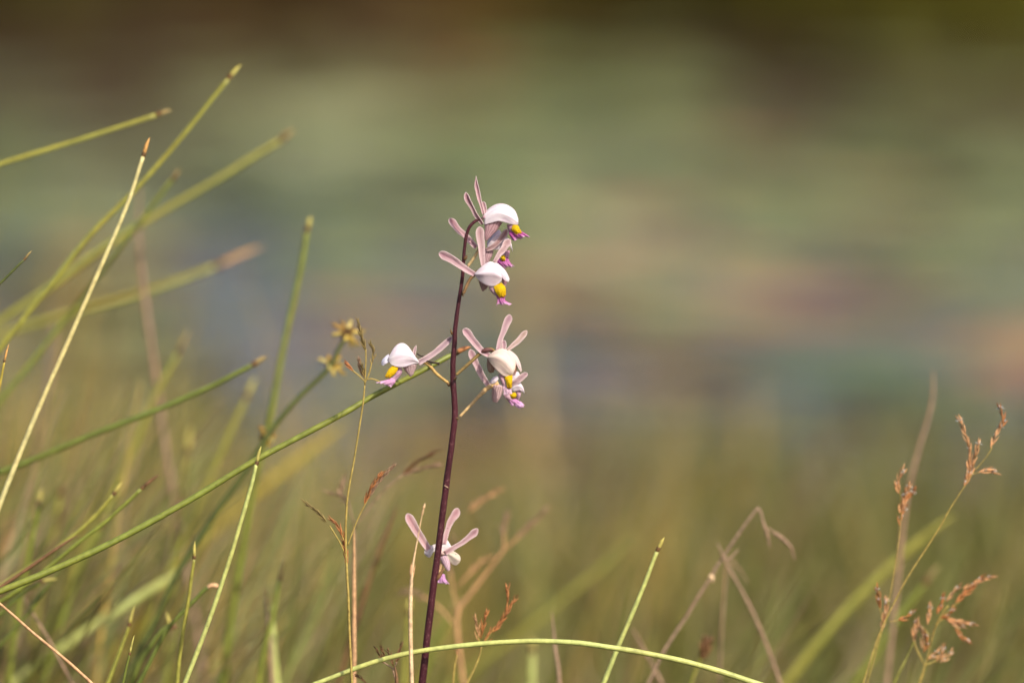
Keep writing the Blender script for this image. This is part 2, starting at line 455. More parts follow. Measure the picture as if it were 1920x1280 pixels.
for i in range(620):
    Y = rg.uniform(3.2, 3.8); px = rg.uniform(-120, 700) * (1 if i % 2 else .6) if i < 520 else rg.uniform(700, 2000)
    ty = (720 if px < 330 else 860 if px < 700 else 1040) + rg.expovariate(1 / 130.0)
    top = at(px, ty, Y); gz = ground_z(top.x, Y); h = top.z - gz
    if h < .1: continue
    az = rg.gauss(.2, .5); lean = rg.uniform(.1, .75)
    k = rg.choices(list(NEARC), [34, 30, 12, 10, 8, 10])[0]
    blade(nm[k], top.x - math.cos(az) * lean * h * .8, Y, gz, h * 1.05, lean, az, rg.uniform(.0009, .0018), .4, 6)
for i in range(2600):   # the low undergrowth that covers the soil
    Y = rg.uniform(3.3, 5.9); x = rg.uniform(-1, 1) * (.12 * Y + .1); gz = max(ground_z(x, Y), WATER - .12)
    k = rg.choices(list(NEARC), [34, 24, 8, 18, 110 if x > .1 else 18, 6])[0]  # undergrowth on the right coloured darker to stand for less light there
    blade(nm[k], x, Y, gz, rg.uniform(.06, .22), rg.uniform(.1, .9), rg.uniform(0, 6.3), rg.uniform(.0018, .004), .5, 3)
for k, m in nm.items():
    o = m.build('marsh_grass', M_MASS, None, None, NEARC[k]); o['kind'] = 'stuff'

# ------------------------------------------------------------------ single stems
COL = {'pale': srgb(186, 190, 112), 'straw': srgb(205, 192, 132), 'olive': srgb(150, 146, 66), 'green': srgb(124, 130, 54), 'deep': srgb(104, 112, 48), 'dark': srgb(84, 90, 44),
       'yellow': srgb(180, 158, 66), 'tan': srgb(205, 160, 118), 'pinkbrown': srgb(160, 130, 106), 'brown': srgb(122, 88, 58), 'orange': srgb(205, 156, 110), 'node': srgb(104, 76, 42), 'amber': srgb(172, 148, 78),
       'tipyellow': srgb(186, 174, 92), 'tipbrown': srgb(152, 132, 82), 'tiporange': srgb(214, 160, 92), 'rust': srgb(186, 124, 76), 'rust2': srgb(216, 164, 118), 'cream': srgb(226, 190, 150), 'black': srgb(48, 32, 24)}
GS = 'sedge stems around the orchid'
def to_ground(path, step=.02, drop=.12):
    """carry a stem on from its last point, bending downwards, into the ground"""
    p = path[-1].copy(); d = (path[-1] - path[max(0, len(path) - 4)]).normalized(); out = []
    for i in range(400):
        d = (d * (1 - drop) + Vector((0, 0, -1)) * drop).normalized(); p = p + d * step; out.append(p.copy())
        if p.z < ground_z(p.x, p.y) - .01: break
    return path + out
def path_px(pts, Y, n=6):
    Yt, Yb = Y if isinstance(Y, tuple) else (Y, Y)
    q = []
    L = len(pts)
    for i, p in enumerate(pts):
        yy = p[2] if len(p) > 2 else Yt + (Yb - Yt) * i / (L - 1)
        q.append(at(p[0], p[1], yy))
    return catmull(q, n)
def wob(path, amp):
    ph = random.uniform(0, 50)
    return [p + Vector((mnoise.noise(Vector((i * .23 + ph, 0, 0))), mnoise.noise(Vector((0, i * .23 + ph, 0))), mnoise.noise(Vector((0, 0, i * .23 + ph))))) * amp for i, p in enumerate(path)]
def sedge(label, pts, w, Y, col, tip='tipyellow', node=True, mat=None, name='sedge', cat='sedge', group=GS, tipfrac=None, droop_end=False, bent_top=False):
    """a leafless rush-like stem: stalk, dark node sheath, pointed tip. pts run from tip, node, ... to the foot"""
    Yt = Y[0] if isinstance(Y, tuple) else Y
    px = pix(Yt)
    stem_pts = pts[1:] if node else pts
    p = path_px([q if len(q) > 2 else (q[0], q[1]) for q in stem_pts], Y, 7)
    p = to_ground(wob(p, px * .55))
    base = p[-1]
    t = thing(name, (base.x, base.y, ground_z(base.x, base.y)), label, cat, group)
    mb = MB(); n = len(p); ph = random.uniform(0, 9)
    rad = [w * .5 * px * (.80 + .28 * min(1, i / (n * .6))) * (1 + .035 * math.sin(i * 1.3 + ph)) for i in range(n)]
    if not node:
        for i in range(min(9, n)): rad[i] *= (.12 + .88 * (i / 9) ** .7)
    mb.tube(p, rad, 10)
    m = mat or M_CULM
    mb.build('stalk', m, t, None, COL[col])
    if node:
        a = at(*stem_pts[0][:2], Yt); b = at(pts[0][0], pts[0][1], Yt); d = (b - a).normalized(); side = d.cross(Vector((0, 1, 0))).normalized()
        nl = w * px * .8
        mb = MB(); mb.tube([a - d * nl * .45, a - d * nl * .3, a + d * nl * .25, a + d * nl * .7, a + d * nl * .95], [w * .40 * px, w * .43 * px, w * .47 * px, w * .46 * px, w * .34 * px], 10)
        mb.build('node', M_DRY, t, None, COL['node'])
        mb = MB(); s = [a + d * nl * .5 + (b - a - d * nl * .5) * u + side * (w * .12 * px * math.sin(u * 3)) for u in (0, .25, .5, .75, 1)]
        mb.tube(s, [w * k * px for k in (.38, .40, .37, .24, .03)], 8)
        # a split dry scale beside the tip
        q = a + d * nl * .5
        mb.spindle(q + side * w * .18 * px, q + d * (b - a).length * .62 + side * w * .42 * px, w * .13 * px, 6)
        mb.build('tip', M_DRY, t, None, COL[tip])
    return t

def spike(mb, path, gl, r, rng, spread=.35, dens=1.0):
    """small overlapping glumes up a flowering spike"""
    L = sum((b - a).length for a, b in zip(path, path[1:])); n = max(6, int(L / (gl * .26) * dens)); gl = gl * 1.35; r = r * .62
    for i in range(n):
        u = i / max(1, n - 1); x = u * (len(path) - 1); j = min(int(x), len(path) - 2); p = path[j].lerp(path[j + 1], x - j)
        d = (path[j + 1] - path[j]).normalized(); s1 = d.cross(Vector((0, 1, .2))).normalized(); s2 = d.cross(s1)
        a = i * 2.4 + rng.uniform(-.4, .4); o = (s1 * math.cos(a) + s2 * math.sin(a))
        q = (d + o * spread * rng.uniform(.6, 1.3)).normalized(); g = gl * rng.uniform(.8, 1.2) * (1 - .25 * u)
        mb.spindle(p + o * r * .3, p + q * g, r * rng.uniform(.7, 1.3), 5, o * r * rng.uniform(-.6, 1.2))
def hairs(mb, p, size, rng, n=6):
    for i in range(n):
        d = Vector((rng.uniform(-1, 1), rng.uniform(-.6, .6), rng.uniform(-.3, 1))).normalized()
        q = [p + d * size * u + Vector((0, 0, -.2 * size * u * u)) for u in (0, .5, 1)]
        mb.tube(q, [.00022, .0002, .00008], 4)

# ---- left-hand sedge: tip, node, ... foot
SED = [
 ('olive green sedge stem slanting up steeply, its brown-noded tip the topmost of all stems', [(452, 122), (430, 146), (340, 258), (255, 355), (170, 440), (90, 540), (0, 652), (-60, 740)], 10.5, 3.13, 'olive', 'tipyellow'),
 ('pale straw-coloured sedge stem with an orange node, sharp, crossing in front of the greener ones', [(281, 258), (269, 292), (232, 400), (140, 612), (62, 790), (0, 945), (-40, 1060)], 9.5, (3.05, 3.03), 'straw', 'tiporange'),
 ('nearly level olive sedge stem entering from the left edge, highest of the flat-lying ones', [(322, 208), (296, 215), (150, 262), (0, 308), (-120, 352)], 11, 3.14, 'olive', 'tipbrown'),
 ('broad out-of-focus pale green sedge stem sloping up towards the pale lily pad', [(553, 243), (528, 262), (410, 335), (267, 418), (187, 470), (107, 528), (0, 602), (-90, 660)], 13, 3.27, 'olive', 'tipbrown'),
 ('short soft green sedge stem tip just right of the pale straw-coloured stem', [(338, 318), (325, 335), (296, 372), (225, 465), (167, 540), (90, 640), (0, 752), (-50, 820)], 9, 3.2, 'green', 'tipbrown'),
 ('upright olive green sedge stem rising from behind the lower sedge flower head', [(584, 405), (576, 432), (560, 520), (530, 660), (505, 790), (478, 905), (446, 1080), (415, 1285)], 12, 3.19, 'green', 'tipyellow'),
 ('dark sharp sedge stem tip poking in at the left edge', [(60, 470), (46, 486), (0, 531), (-60, 588)], 5.5, 2.99, 'dark', 'tipbrown'),
 ('short yellow sedge stem with a two-pronged orange tip at the left edge', [(17, 645), (8, 678), (0, 722), (-14, 800)], 5, 3.01, 'yellow', 'tiporange'),
 ('dark olive sedge stem bowing gently from the left edge to a withered brown tip', [(502, 668), (475, 683), (400, 722), (290, 770), (180, 812), (60, 862), (-40, 900)], 12, 3.11, 'deep', 'tipbrown'),
 ('long green sedge stem leaning on the orchid stem, its frayed orange tip behind it', [(884, 650), (852, 662), (800, 690), (700, 742), (620, 788), (480, 862), (330, 952), (170, 1036), (0, 1108), (-120, 1150)], 12, (3.03, 2.98), 'green', 'rust'),
 ('sharp pale green sedge stem leaning right, its yellow tip crossing the long leaning stem', [(490, 836), (481, 870), (467, 925), (430, 1050), (390, 1168), (345, 1285)], 8.5, 2.975, 'pale', 'tipyellow'),
 ('olive sedge stem with stubby yellow tip, the upper of two side by side', [(229, 904), (213, 926), (165, 980), (100, 1032), (20, 1085), (-60, 1140)], 8.5, 3.06, 'olive', 'tipyellow'),
 ('olive sedge stem with dark node and thin brown bristle tip, lower of two alike', [(299, 889), (266, 915), (200, 976), (140, 1022), (60, 1088), (-20, 1140)], 8.5, 3.05, 'green', 'brown'),
 ('slender upright sedge stem with a small green pointed tip beside the pale leaning one', [(366, 1014), (364, 1046), (355, 1112), (340, 1205), (331, 1290)], 7.5, 3.02, 'olive', 'tipyellow'),
 ('yellow-green sedge stem with a dark node low beside the broad pale leaf', [(253, 1134), (242, 1172), (228, 1212), (198, 1290)], 8, 3.045, 'olive', 'tipyellow'),
 ('thin sharp sedge stem tip with a black node near the bottom edge', [(252, 1190), (243, 1226), (236, 1255), (228, 1292)], 5.5, 2.99, 'deep', 'tipyellow'),
 ('blurred green sedge stem standing left of the yellow-green bank grass, brown at its foot', [(533, 1042), (524, 1085), (512, 1150), (494, 1225), (482, 1290)], 10, 3.13, 'green', 'tipbrown'),
 ('sharp pale green sedge stem rising to a yellow thorn-like tip, crossed by the arching one', [(1246, 1007), (1233, 1031), (1203, 1108), (1162, 1205), (1127, 1292)], 9, 3.012, 'pale', 'tipyellow'),
 ('small green sedge stem tip with pale dry scales above the bottom left grass', [(108, 1085), (76, 1090), (40, 1115), (0, 1150), (-40, 1190)], 8, 3.08, 'deep', 'tipyellow'),
 ('blurred green sedge stem with a brown tip low on the right', [(1760, 1060), (1735, 1092), (1690, 1150), (1640, 1225), (1592, 1295)], 14, 3.24, 'green', 'tipbrown'),
 ('wide very blurred olive sedge stem with a peach-orange tip over the violet water', [(492, 462), (405, 500), (280, 545), (160, 580), (30, 618), (-80, 655)], 13, 3.36, 'olive', 'orange'),
 ('blurred olive sedge stem tapering up behind the pinkish dry stalk', [(356, 618), (335, 660), (290, 742), (240, 868), (175, 1000), (110, 1140)], 12, 3.27, 'olive', 'tipbrown'),
 ('blurred pale olive sedge stem between the pinkish stalk and the upright green one', [(480, 708), (462, 745), (420, 835), (370, 950), (310, 1090), (262, 1200)], 13, 3.28, 'olive', 'tipyellow'),
 ('very soft upright olive sedge stem behind the long leaning green one', [(358, 800), (352, 850), (338, 950), (326, 1080), (318, 1200), (312, 1290)], 13, 3.3, 'olive', 'tipyellow'),
 ('soft green upright sedge stem in the far left clump with a yellowish tip', [(80, 915), (72, 945), (58, 1020), (40, 1110), (15, 1280)], 11, 3.15, 'green', 'tipyellow'),
 ('blurred broad olive sedge stem in the far left clump, right of the yellow-tipped one', [(120, 890), (112, 925), (98, 1010), (75, 1120), (50, 1285)], 13, 3.28, 'olive', 'tipbrown'),
 ('blurred green sedge stem leaning under the paired brown-tipped stems', [(205, 960), (190, 990), (150, 1070), (110, 1180), (80, 1290)], 12, 3.22, 'green', 'tipbrown'),
 ('blurred upright green sedge stem beside the pale straw at bottom centre left', [(455, 1000), (450, 1030), (438, 1110), (428, 1200), (420, 1290)], 12, 3.22, 'green', 'tipbrown'),
 ('pale green blurred sedge stem just left of the orchid foot', [(770, 1120), (766, 1150), (764, 1200), (760, 1240), (757, 1295)], 11, 3.2, 'olive', 'tipyellow'),
 ('wide faint green sedge stem slanting behind the orchid foot', [(862, 1120), (846, 1150), (820, 1200), (800, 1245), (780, 1295)], 12, 3.28, 'green', 'tipbrown'),
 ('short upright pale green sedge stem low right of the orchid foot', [(1000, 1195), (998, 1220), (997, 1255), (996, 1295)], 13, 3.24, 'pale', 'tipyellow'),
]
for lab, pts, w, Y, col, tip in SED: sedge(lab, pts, w, Y, col, tip)
NOTIP = [
 ('broad pale green blade sloping up behind the bottom left stems', [(342, 1062), (320, 1082), (240, 1132), (130, 1204), (40, 1270), (-30, 1320)], 17, 3.24, 'pale'),
 ('broad blurred golden sedge leaf rising behind the long leaning green stem', [(650, 790), (600, 830), (520, 892), (430, 965), (330, 1062), (235, 1200)], 17, 3.45, 'yellow'),
 ('broad blurred olive sedge leaf slanting across the lower right', [(1790, 965), (1740, 1000), (1640, 1088), (1560, 1172), (1465, 1290)], 17, 3.3, 'olive'),
 ('blurred dark green sedge stem running beside the flower-headed stem at the bottom left', [(118, 1060), (80, 1110), (40, 1165), (0, 1210), (-50, 1270)], 9, 3.1, 'deep'),
 ('faint green blade slanting low behind the orchid on the right', [(1190, 1000), (1130, 1060), (1060, 1120), (980, 1185), (900, 1240)], 10, 3.42, 'olive'),
 ('wide blurred pale green leaf at the bottom beside the brown-topped stalk', [(508, 1130), (510, 1170), (514, 1230), (520, 1295)], 13, 3.16, 'pale'),
]
for lab, pts, w, Y, col in NOTIP: sedge(lab, pts, w, Y, col, None, False, None, 'broad_sedge', 'sedge', 'broad sedge leaves')
DRYS = [
 ('tall blurred pinkish dry stalk leaning left across the violet water', [(262, 345), (260, 440), (270, 550), (290, 690), (312, 850), (336, 985), (360, 1120)], 11, 3.3, 'pinkbrown'),
 ('dark brown dry stalk lying along the long green stem at the left', [(146, 1003), (118, 1020), (60, 1060), (10, 1094), (-50, 1135)], 7, 3.03, 'brown'),
 ('sharp pinkish dry straw slanting down through the bottom left corner', [(-60, 1085), (0, 1131), (60, 1184), (130, 1242), (182, 1290)], 5.5, 2.97, 'tan'),
 ('thin blurred brown straw crossing behind the bottom left corner', [(40, 1110), (68, 1160), (95, 1205), (140, 1290)], 5, 3.1, 'pinkbrown'),
 ('straight peach-tan dry stalk standing left of the orchid', [(664, 985), (664, 1060), (664, 1160), (664, 1240), (663, 1300)], 8.5, 3.035, 'tan'),
 ('blurred dark brown dry blade behind the peach-tan stalk', [(746, 945), (730, 985), (712, 1030), (694, 1080), (670, 1160), (645, 1240)], 9, 3.16, 'brown'),
 ('short pink-brown stub standing right of the orchid under the arching stem', [(1035, 1146), (1039, 1200), (1046, 1250), (1051, 1300)], 8, 3.09, 'pinkbrown'),
 ('faint dry straw leaning under the arching stem near the bent brown stalk', [(1185, 1176), (1206, 1215), (1228, 1255), (1250, 1300)], 7, 3.14, 'pinkbrown'),
 ('tall blurred tan dry stalk on the right behind the rusty panicles', [(1750, 690), (1748, 745), (1740, 785), (1720, 850), (1702, 925), (1692, 1000), (1684, 1080), (1672, 1190), (1660, 1300)], 8.5, 3.19, 'pinkbrown'),
 ('blurred pinkish dry stalk standing among the left clump', [(105, 560), (100, 640), (88, 740), (72, 850), (60, 960), (48, 1100)], 10, 3.42, 'pinkbrown'),
 ('blurred brown-topped stalk at the bottom right of the left clump', [(498, 1100), (500, 1140), (506, 1200), (510, 1290)], 8, 3.14, 'pinkbrown'),
 ('blurred orange dry blade at the left edge above the long green stem', [(18, 960), (14, 1010), (8, 1070), (-4, 1130)], 12, 3.35, 'orange'),
]
for lab, pts, w, Y, col in DRYS: sedge(lab, pts, w, Y, col, None, False, M_DRY, 'dry_stalk', 'dry stalk', 'dry grass stalks')

# the arching stem at the foot of the picture, rooted at the left, its end drooping to the right
arc = path_px([(590, 1282), (700, 1241), (800, 1218), (950, 1203), (1060, 1203), (1150, 1214), (1260, 1234), (1350, 1258), (1440, 1288)], (2.995, 2.98), 8)
foot = to_ground(list(reversed(arc)), .02, .16); end = arc[-1]
p = list(reversed(foot))
t = thing('sedge', (foot[-1].x, foot[-1].y, ground_z(foot[-1].x, foot[-1].y)), 'pale green sedge stem arching right across the foot of the orchid', 'sedge', GS)
dr = [end + (arc[-1] - arc[-3]).normalized() * .02 * i + Vector((0, 0, -.0025 * i * i)) for i in range(1, 5)]
p = wob(p, .0001) + dr; n = len(p)
mb = MB(); mb.tube(p, [.00143 * (.85 + .3 * (i / n)) * (1 + .03 * math.sin(i * .9)) for i in range(n)], 10); mb.build('stalk', M_CULM, t, None, COL['pale'])
mb = MB(); mb.tube([p[-1], p[-1] + Vector((.006, 0, -.006)), p[-1] + Vector((.011, 0, -.014))], [.0014, .001, .0002], 8); mb.build('tip', M_DRY, t, None, COL['tipyellow'])

# bent green stem with a dry hooked top
p = to_ground(path_px([(413, 1101), (398, 1097), (382, 1107), (355, 1135), (312, 1182), (270, 1262), (250, 1300)], 3.05, 7)); b = p[-1]
t = thing('sedge', (b.x, b.y, ground_z(b.x, b.y)), 'dark green sedge stem bent over at the top to a pale dry hook', 'sedge', GS)
mb = MB(); mb.tube(p[11:], [.00115] * (len(p) - 11), 9); mb.build('stalk', M_CULM, t, None, COL['deep'])
mb = MB(); mb.tube(p[:12], [.0002, .0006, .0009] + [.0013] * 4 + [.00125] * 5, 9); mb.build('tip', M_DRY, t, None, COL['tan'])

# ---- flowering sedge: stalk with three heads of spikelets
rs = random.Random(5)
Yh = 3.13
pts = [(650, 628), (634, 655), (616, 690), (560, 745), (520, 792), (498, 822), (462, 880), (402, 965), (330, 1080), (288, 1170), (225, 1290)]
p = to_ground(path_px(pts, (Yh, 3.12), 7)); b = p[-1]
t = thing('flowering_sedge', (b.x, b.y, ground_z(b.x, b.y)), 'dark green flowering sedge with three clusters of yellow spikelets left of the orchid', 'sedge')
mb = MB(); mb.tube(p, [.0011 + .0006 * min(1, i / 40) for i in range(len(p))], 9); mb.build('stalk', M_CULM, t, None, COL['dark'])
def head(px, py, spk, r=5.6):
    c = at(px, py, Yh)
    mb = MB(); mb.spindle(c - Vector((.003, 0, .003)), c + Vector((.003, 0, .003)), .0026, 8)
    for k in range(9):
        a = k * 2.4; mb.spindle(c, c + Vector((math.cos(a) * .0042, math.sin(k * 1.7) * .003, math.sin(a) * .0038)), .0013, 5)
    h = mb.build('flower_head', M_HUSK, t, c, COL['node'])
    for dx, dy, dz in spk:
        e = c + RT * dx * P0 + UP * -dy * P0 + Vector((0, dz * P0, 0)); d = (e - c)
        mb = MB(); s = c + d * .12
        mb.spindle(s, s + d * .9, r * P0 * .55, 6)
        for k in range(6):
            q = s + d * (.12 + .12 * k); sd = d.cross(Vector((0, 1, .3))).normalized() * (1 if k % 2 else -1)
            mb.spindle(q, q + d * .30 + sd * r * P0 * .6, r * P0 * .42, 5)
        mb.build('spikelet', M_HUSK, h, None, srgb(*rs.choice([(220, 194, 98), (205, 172, 76), (184, 146, 64), (228, 212, 132)])))
head(650, 624, [(-27, -18, -4), (-10, -22, 3), (-28, 4, 2), (8, -24, 6), (22, 24, -5), (34, -2, 4), (10, 28, 3), (-2, 14, -12), (14, -8, 14)])
head(622, 682, [(-26, -10, 2), (-8, -16, 4), (12, -8, -3), (22, 4, 3), (24, 20, -4), (4, 22, -6), (16, -14, 8), (-6, 8, -14)])
head(499, 816, [(-12, -18, 2), (20, -16, 3), (14, 10, -4), (6, 20, 2), (-6, -6, -14), (18, 2, 10)])

# a small sedge bearing one budded head at the bottom left
Yb2 = 3.08
p = to_ground(path_px([(318, 1172), (300, 1186), (285, 1206), (262, 1242), (240, 1295)], Yb2, 7)); b = p[-1]
t = thing('flowering_sedge', (b.x, b.y, ground_z(b.x, b.y)), 'small green sedge with one brown-grey budded head in the bottom left tangle', 'sedge')
mb = MB(); mb.tube(p, [.0014] * len(p), 9); mb.build('stalk', M_CULM, t, None, COL['deep'])
c = p[0]
for dx, dy, dz, col in [(12, -6, -3, 'pinkbrown'), (16, 6, 2, 'brown'), (6, -12, 4, 'node'), (-6, -26, 0, 'tipyellow'), (4, 10, -4, 'node')]:
    mb = MB(); e = c + RT * dx * P0 + UP * -dy * P0 + Vector((0, dz * P0, 0)); mb.spindle(c, e, .0013, 7); mb.build('spikelet', M_HUSK, t, None, COL[col])

# seed head low under the arching stem
Yb3 = 3.12
p = to_ground(path_px([(1325, 1200), (1316, 1228), (1302, 1262), (1290, 1300)], Yb3, 6)); b = p[-1]
t = thing('seed_head', (b.x, b.y, ground_z(b.x, b.y)), 'brown oval seed head half hidden behind the arching pale stem', 'seed head')
mb = MB(); mb.tube(p[4:], [.0009] * (len(p) - 4), 7); mb.build('stalk', M_DRY, t, None, COL['olive'])
mb = MB(); spike(mb, [at(1316, 1236, Yb3), at(1321, 1218, Yb3), at(1326, 1202, Yb3)], .0052, .0021, rs, .55, 3.0); mb.build('head', M_HUSK, t, None, COL['brown'])

# ------------------------------------------------------------------ grasses with branched flowering heads
def grass(label, Y, stalk, sw, branches, spikes, scol, kcol, name='panicle_grass', cat='grass', gl=14, gr=2.2, hair=None, spread=.3, extra_mat=None, dens=1.0):
    rng = random.Random(hash(len(label)) + int(Y * 1000))
    p = to_ground(wob(path_px(stalk, Y, 7), .0001)); b = p[-1]; Yt = Y[0] if isinstance(Y, tuple) else Y
    t = thing(name, (b.x, b.y, ground_z(b.x, b.y)), label, cat, 'grasses with branched seed heads')
    px = pix(Yt); n = len(p)
    mb = MB(); mb.tube(p, [sw * .5 * px * (.62 + .5 * min(1, i / (n * .5))) for i in range(n)], 8); mb.build('stalk', M_DRY, t, None, COL[scol])
    for br in branches:
        mb = MB(); q = path_px(br, Yt, 5); mb.tube(q, [sw * .28 * px] * len(q), 6); mb.build('branch', M_DRY, t, None, COL[scol])
    for sp in spikes:
        off = rng.uniform(-6, 6) * px
        q = [x + Vector((0, off, 0)) * (i / 8) for i, x in enumerate(path_px(sp, Yt, 4))]
        mb = MB(); mb.tube(q, [sw * .2 * px] * len(q), 5); spike(mb, q, gl * px, gr * px, rng, spread, dens)
        k = kcol if isinstance(kcol, str) else rng.choice(kcol)
        s = mb.build('spike', M_HUSK, t, None, COL[k])
        if hair:
            mb = MB(); hairs(mb, q[-1], hair * px, rng, 8); hairs(mb, q[len(q) // 2], hair * .7 * px, rng, 4); f = mb.build('stigma_tuft', M_FLUFF, s, None, (.62, .60, .56)); f['kind'] = 'stuff'
    return t
# the fine grass left of the orchid (upper and lower clusters)
grass('fine golden grass with a whorl of thin brown spikes beside the left orchid flower', 2.985,
      [(684, 722), (680, 760), (666, 850), (652, 930), (648, 1000), (650, 1060), (653, 1120), (656, 1200), (661, 1300)], 4.4,
      [[(684, 722), (686, 680), (686, 655)], [(684, 718), (692, 700), (697, 680)], [(684, 715), (672, 703), (660, 694)], [(684, 712), (697, 710), (712, 715)],
       [(650, 1050), (640, 1022), (618, 985)], [(650, 1045), (646, 1020), (640, 1000)], [(652, 1022), (660, 1000), (672, 970), (688, 938)]],
      [[(686, 658), (679, 635), (672, 604)], [(697, 684), (700, 662), (695, 646)], [(664, 697), (658, 690), (652, 684)], [(683, 708), (676, 692), (673, 676)], [(684, 706), (682, 695), (679, 684)],
       [(612, 978), (596, 960), (572, 942)], [(642, 1005), (634, 986), (622, 974)], [(684, 945), (694, 918), (714, 888)], [(690, 932), (708, 905), (736, 874)], [(651, 1060), (648, 1035), (641, 1000)]],
      'amber', ['tipbrown', 'pinkbrown', 'rust'], gl=12, gr=2.1, spread=.3, dens=1.5)
grass('blurred brown grass head bending right behind the fine golden grass', 3.1,
      [(664, 990), (700, 948), (735, 905), (770, 880), (664, 1000)][:1] + [(664, 1010), (664, 1060), (664, 1200), (664, 1300)], 5,
      [[(664, 990), (690, 955), (720, 920), (755, 890)], [(664, 985), (655, 950), (648, 930)]],
      [[(755, 890), (780, 868), (816, 846)], [(752, 892), (785, 880), (818, 873)], [(655, 945), (640, 930), (618, 925)], [(640, 928), (640, 915), (645, 897)]], 'pinkbrown', ['brown', 'pinkbrown'], gl=16, gr=2.6)
# pale dry straw in front of the orchid foot
p = to_ground(path_px([(797, 943), (792, 962), (783, 1010), (774, 1062), (770, 1120), (770, 1200), (773, 1300)], 2.965, 7)); b = p[-1]
t = thing('dry_stalk', (b.x, b.y, ground_z(b.x, b.y)), 'thin pale cream dry straw crossing in front of the lowest orchid flower', 'dry stalk', 'dry grass stalks')
n = len(p); mb = MB(); mb.tube(p, [P0 * (1.0 + 2.8 * max(0, min(1, (i - 14) / 14)) ** 1.2) for i in range(n)], 8); mb.build('stalk', M_DRY, t, None, COL['cream'])
mb = MB(); mb.spindle(p[5], p[0], .0007, 6); mb.spindle(p[8], p[3], .0006, 6); mb.build('tip', M_HUSK, t, None, COL['cream'])
mb = MB(); mb.spindle(at(771, 1090, 2.965), at(779, 1058, 2.965), .0006, 6); mb.spindle(at(770, 1082, 2.965), at(771, 1056, 2.965), .0007, 6); mb.build('sheath', M_DRY, t, None, COL['tan'])

grass('blurred tan grass forking into pale spikes right of the lowest orchid flower', 3.17,
      [(945, 1030), (915, 1070), (880, 1115), (858, 1150), (860, 1210), (872, 1300)], 7,
      [[(945, 1030), (945, 1000)], [(945, 1030), (975, 1005)], [(862, 1150), (850, 1110), (845, 1070)], [(858, 1100), (880, 1075), (905, 1050)], [(850, 1170), (825, 1140), (790, 1115)]],
      [[(945, 1005), (946, 985), (950, 968)], [(968, 1012), (990, 988), (1020, 958)], [(845, 1080), (842, 1050), (850, 1015)], [(880, 1078), (895, 1060), (915, 1045)], [(800, 1122), (778, 1110), (758, 1110)], [(880, 960), (900, 940), (930, 920)]],
      'orange', ['tan', 'pinkbrown'], gl=18, gr=3.0)
grass('small rusty grass head just above the arching stem right of the orchid', 3.02,
      [(903, 1212), (895, 1240), (880, 1272), (868, 1300)], 4.6,
      [[(903, 1212), (915, 1195), (925, 1180)], [(903, 1210), (898, 1200), (896, 1190)]],
      [[(897, 1200), (896, 1180), (891, 1160)], [(902, 1196), (905, 1175), (911, 1152)], [(922, 1186), (940, 1165), (966, 1122)], [(945, 1160), (952, 1130), (951, 1104)], [(906, 1208), (912, 1200), (918, 1185)]],
      'amber', ['rust', 'tan', 'rust'], gl=15, gr=2.3)
grass('short thin yellow grass stalk below the arching stem, left of the small rusty head', 3.03, [(858, 1222), (852, 1250), (847, 1300)], 4.5, [], [[(857, 1228), (858, 1220), (860, 1212)]], 'amber', 'tan', gl=10, gr=1.8)
grass('dwarf brown grass tuft at the bottom edge beside the peach-tan stalk', 3.0,
      [(736, 1252), (742, 1275), (748, 1300)], 4.5, [[(736, 1252), (718, 1240)], [(738, 1255), (744, 1240)]],
      [[(722, 1243), (714, 1230), (706, 1216)], [(722, 1232), (718, 1222), (716, 1214)], [(738, 1248), (733, 1232), (728, 1222)], [(744, 1242), (748, 1222), (752, 1208)], [(690, 1285), (680, 1274), (670, 1268)]], 'pinkbrown', ['brown', 'pinkbrown'], gl=10, gr=1.8)
sedge('dark brown dry stub at the bottom edge left of the orchid foot', [(740, 1246), (743, 1265), (745, 1300)], 7, 2.985, 'brown', None, False, M_DRY, 'dry_stalk', 'dry stalk', 'dry grass stalks')
# the bent brown stalk with drooping ends, and the straw leaning against it
p = to_ground(path_px([(1350, 1052), (1332, 1082), (1290, 1150), (1245, 1220), (1206, 1300)], 3.10, 7)); b = p[-1]
t = thing('bent_grass', (b.x, b.y, ground_z(b.x, b.y)), 'bent brown grass stalk whose broken top droops in two strands', 'grass', 'grasses with branched seed heads')
mb = MB(); mb.tube(wob(p, .0006), [.00075 + .00025 * min(1, i / 60) for i in range(len(p))], 8); mb.build('stalk', M_DRY, t, None, COL['pinkbrown'])
q = path_px([(1350, 1052), (1385, 1000), (1416, 958), (1424, 957), (1434, 985), (1444, 1030)], 3.10, 6); mb = MB(); q = wob(q, .0006); mb.tube(q, [.0007] * (len(q) - 9) + [.0006, .00075, .0009, .00095, .0009, .0008, .0006, .0004, .0002], 7); mb.build('branch', M_DRY, t, None, COL['pinkbrown'])
q = path_px([(1440, 990), (1462, 1005), (1482, 1025), (1490, 1050)], 3.10, 6); mb = MB(); mb.tube(wob(q, .0005), [.0005] * 4 + [.0010 - .0008 * (i / (len(q) - 4)) ** 2 for i in range(len(q) - 4)], 7); mb.build('branch', M_DRY, t, None, COL['pinkbrown'])
mb = MB(); mb.spindle(at(1332, 1076, 3.1), at(1337, 1092, 3.1), .0016, 7); mb.build('bud', M_DRY, t, None, COL['cream'])
q = path_px([(1345, 1018), (1362, 1048), (1385, 1030)], 3.1, 5); mb = MB(); mb.tube(wob(q, .0004), [.0002 + .0005 * math.sin(math.pi * (i + .5) / len(q)) for i in range(len(q))], 7); mb.build('branch', M_DRY, t, None, COL['pinkbrown'])
sedge('tan straw leaning left against the bent brown stalk', [(1346, 1020), (1362, 1056), (1400, 1125), (1432, 1195), (1470, 1300)], 6, 3.125, 'pinkbrown', None, False, M_DRY, 'dry_stalk', 'dry stalk', 'dry grass stalks')
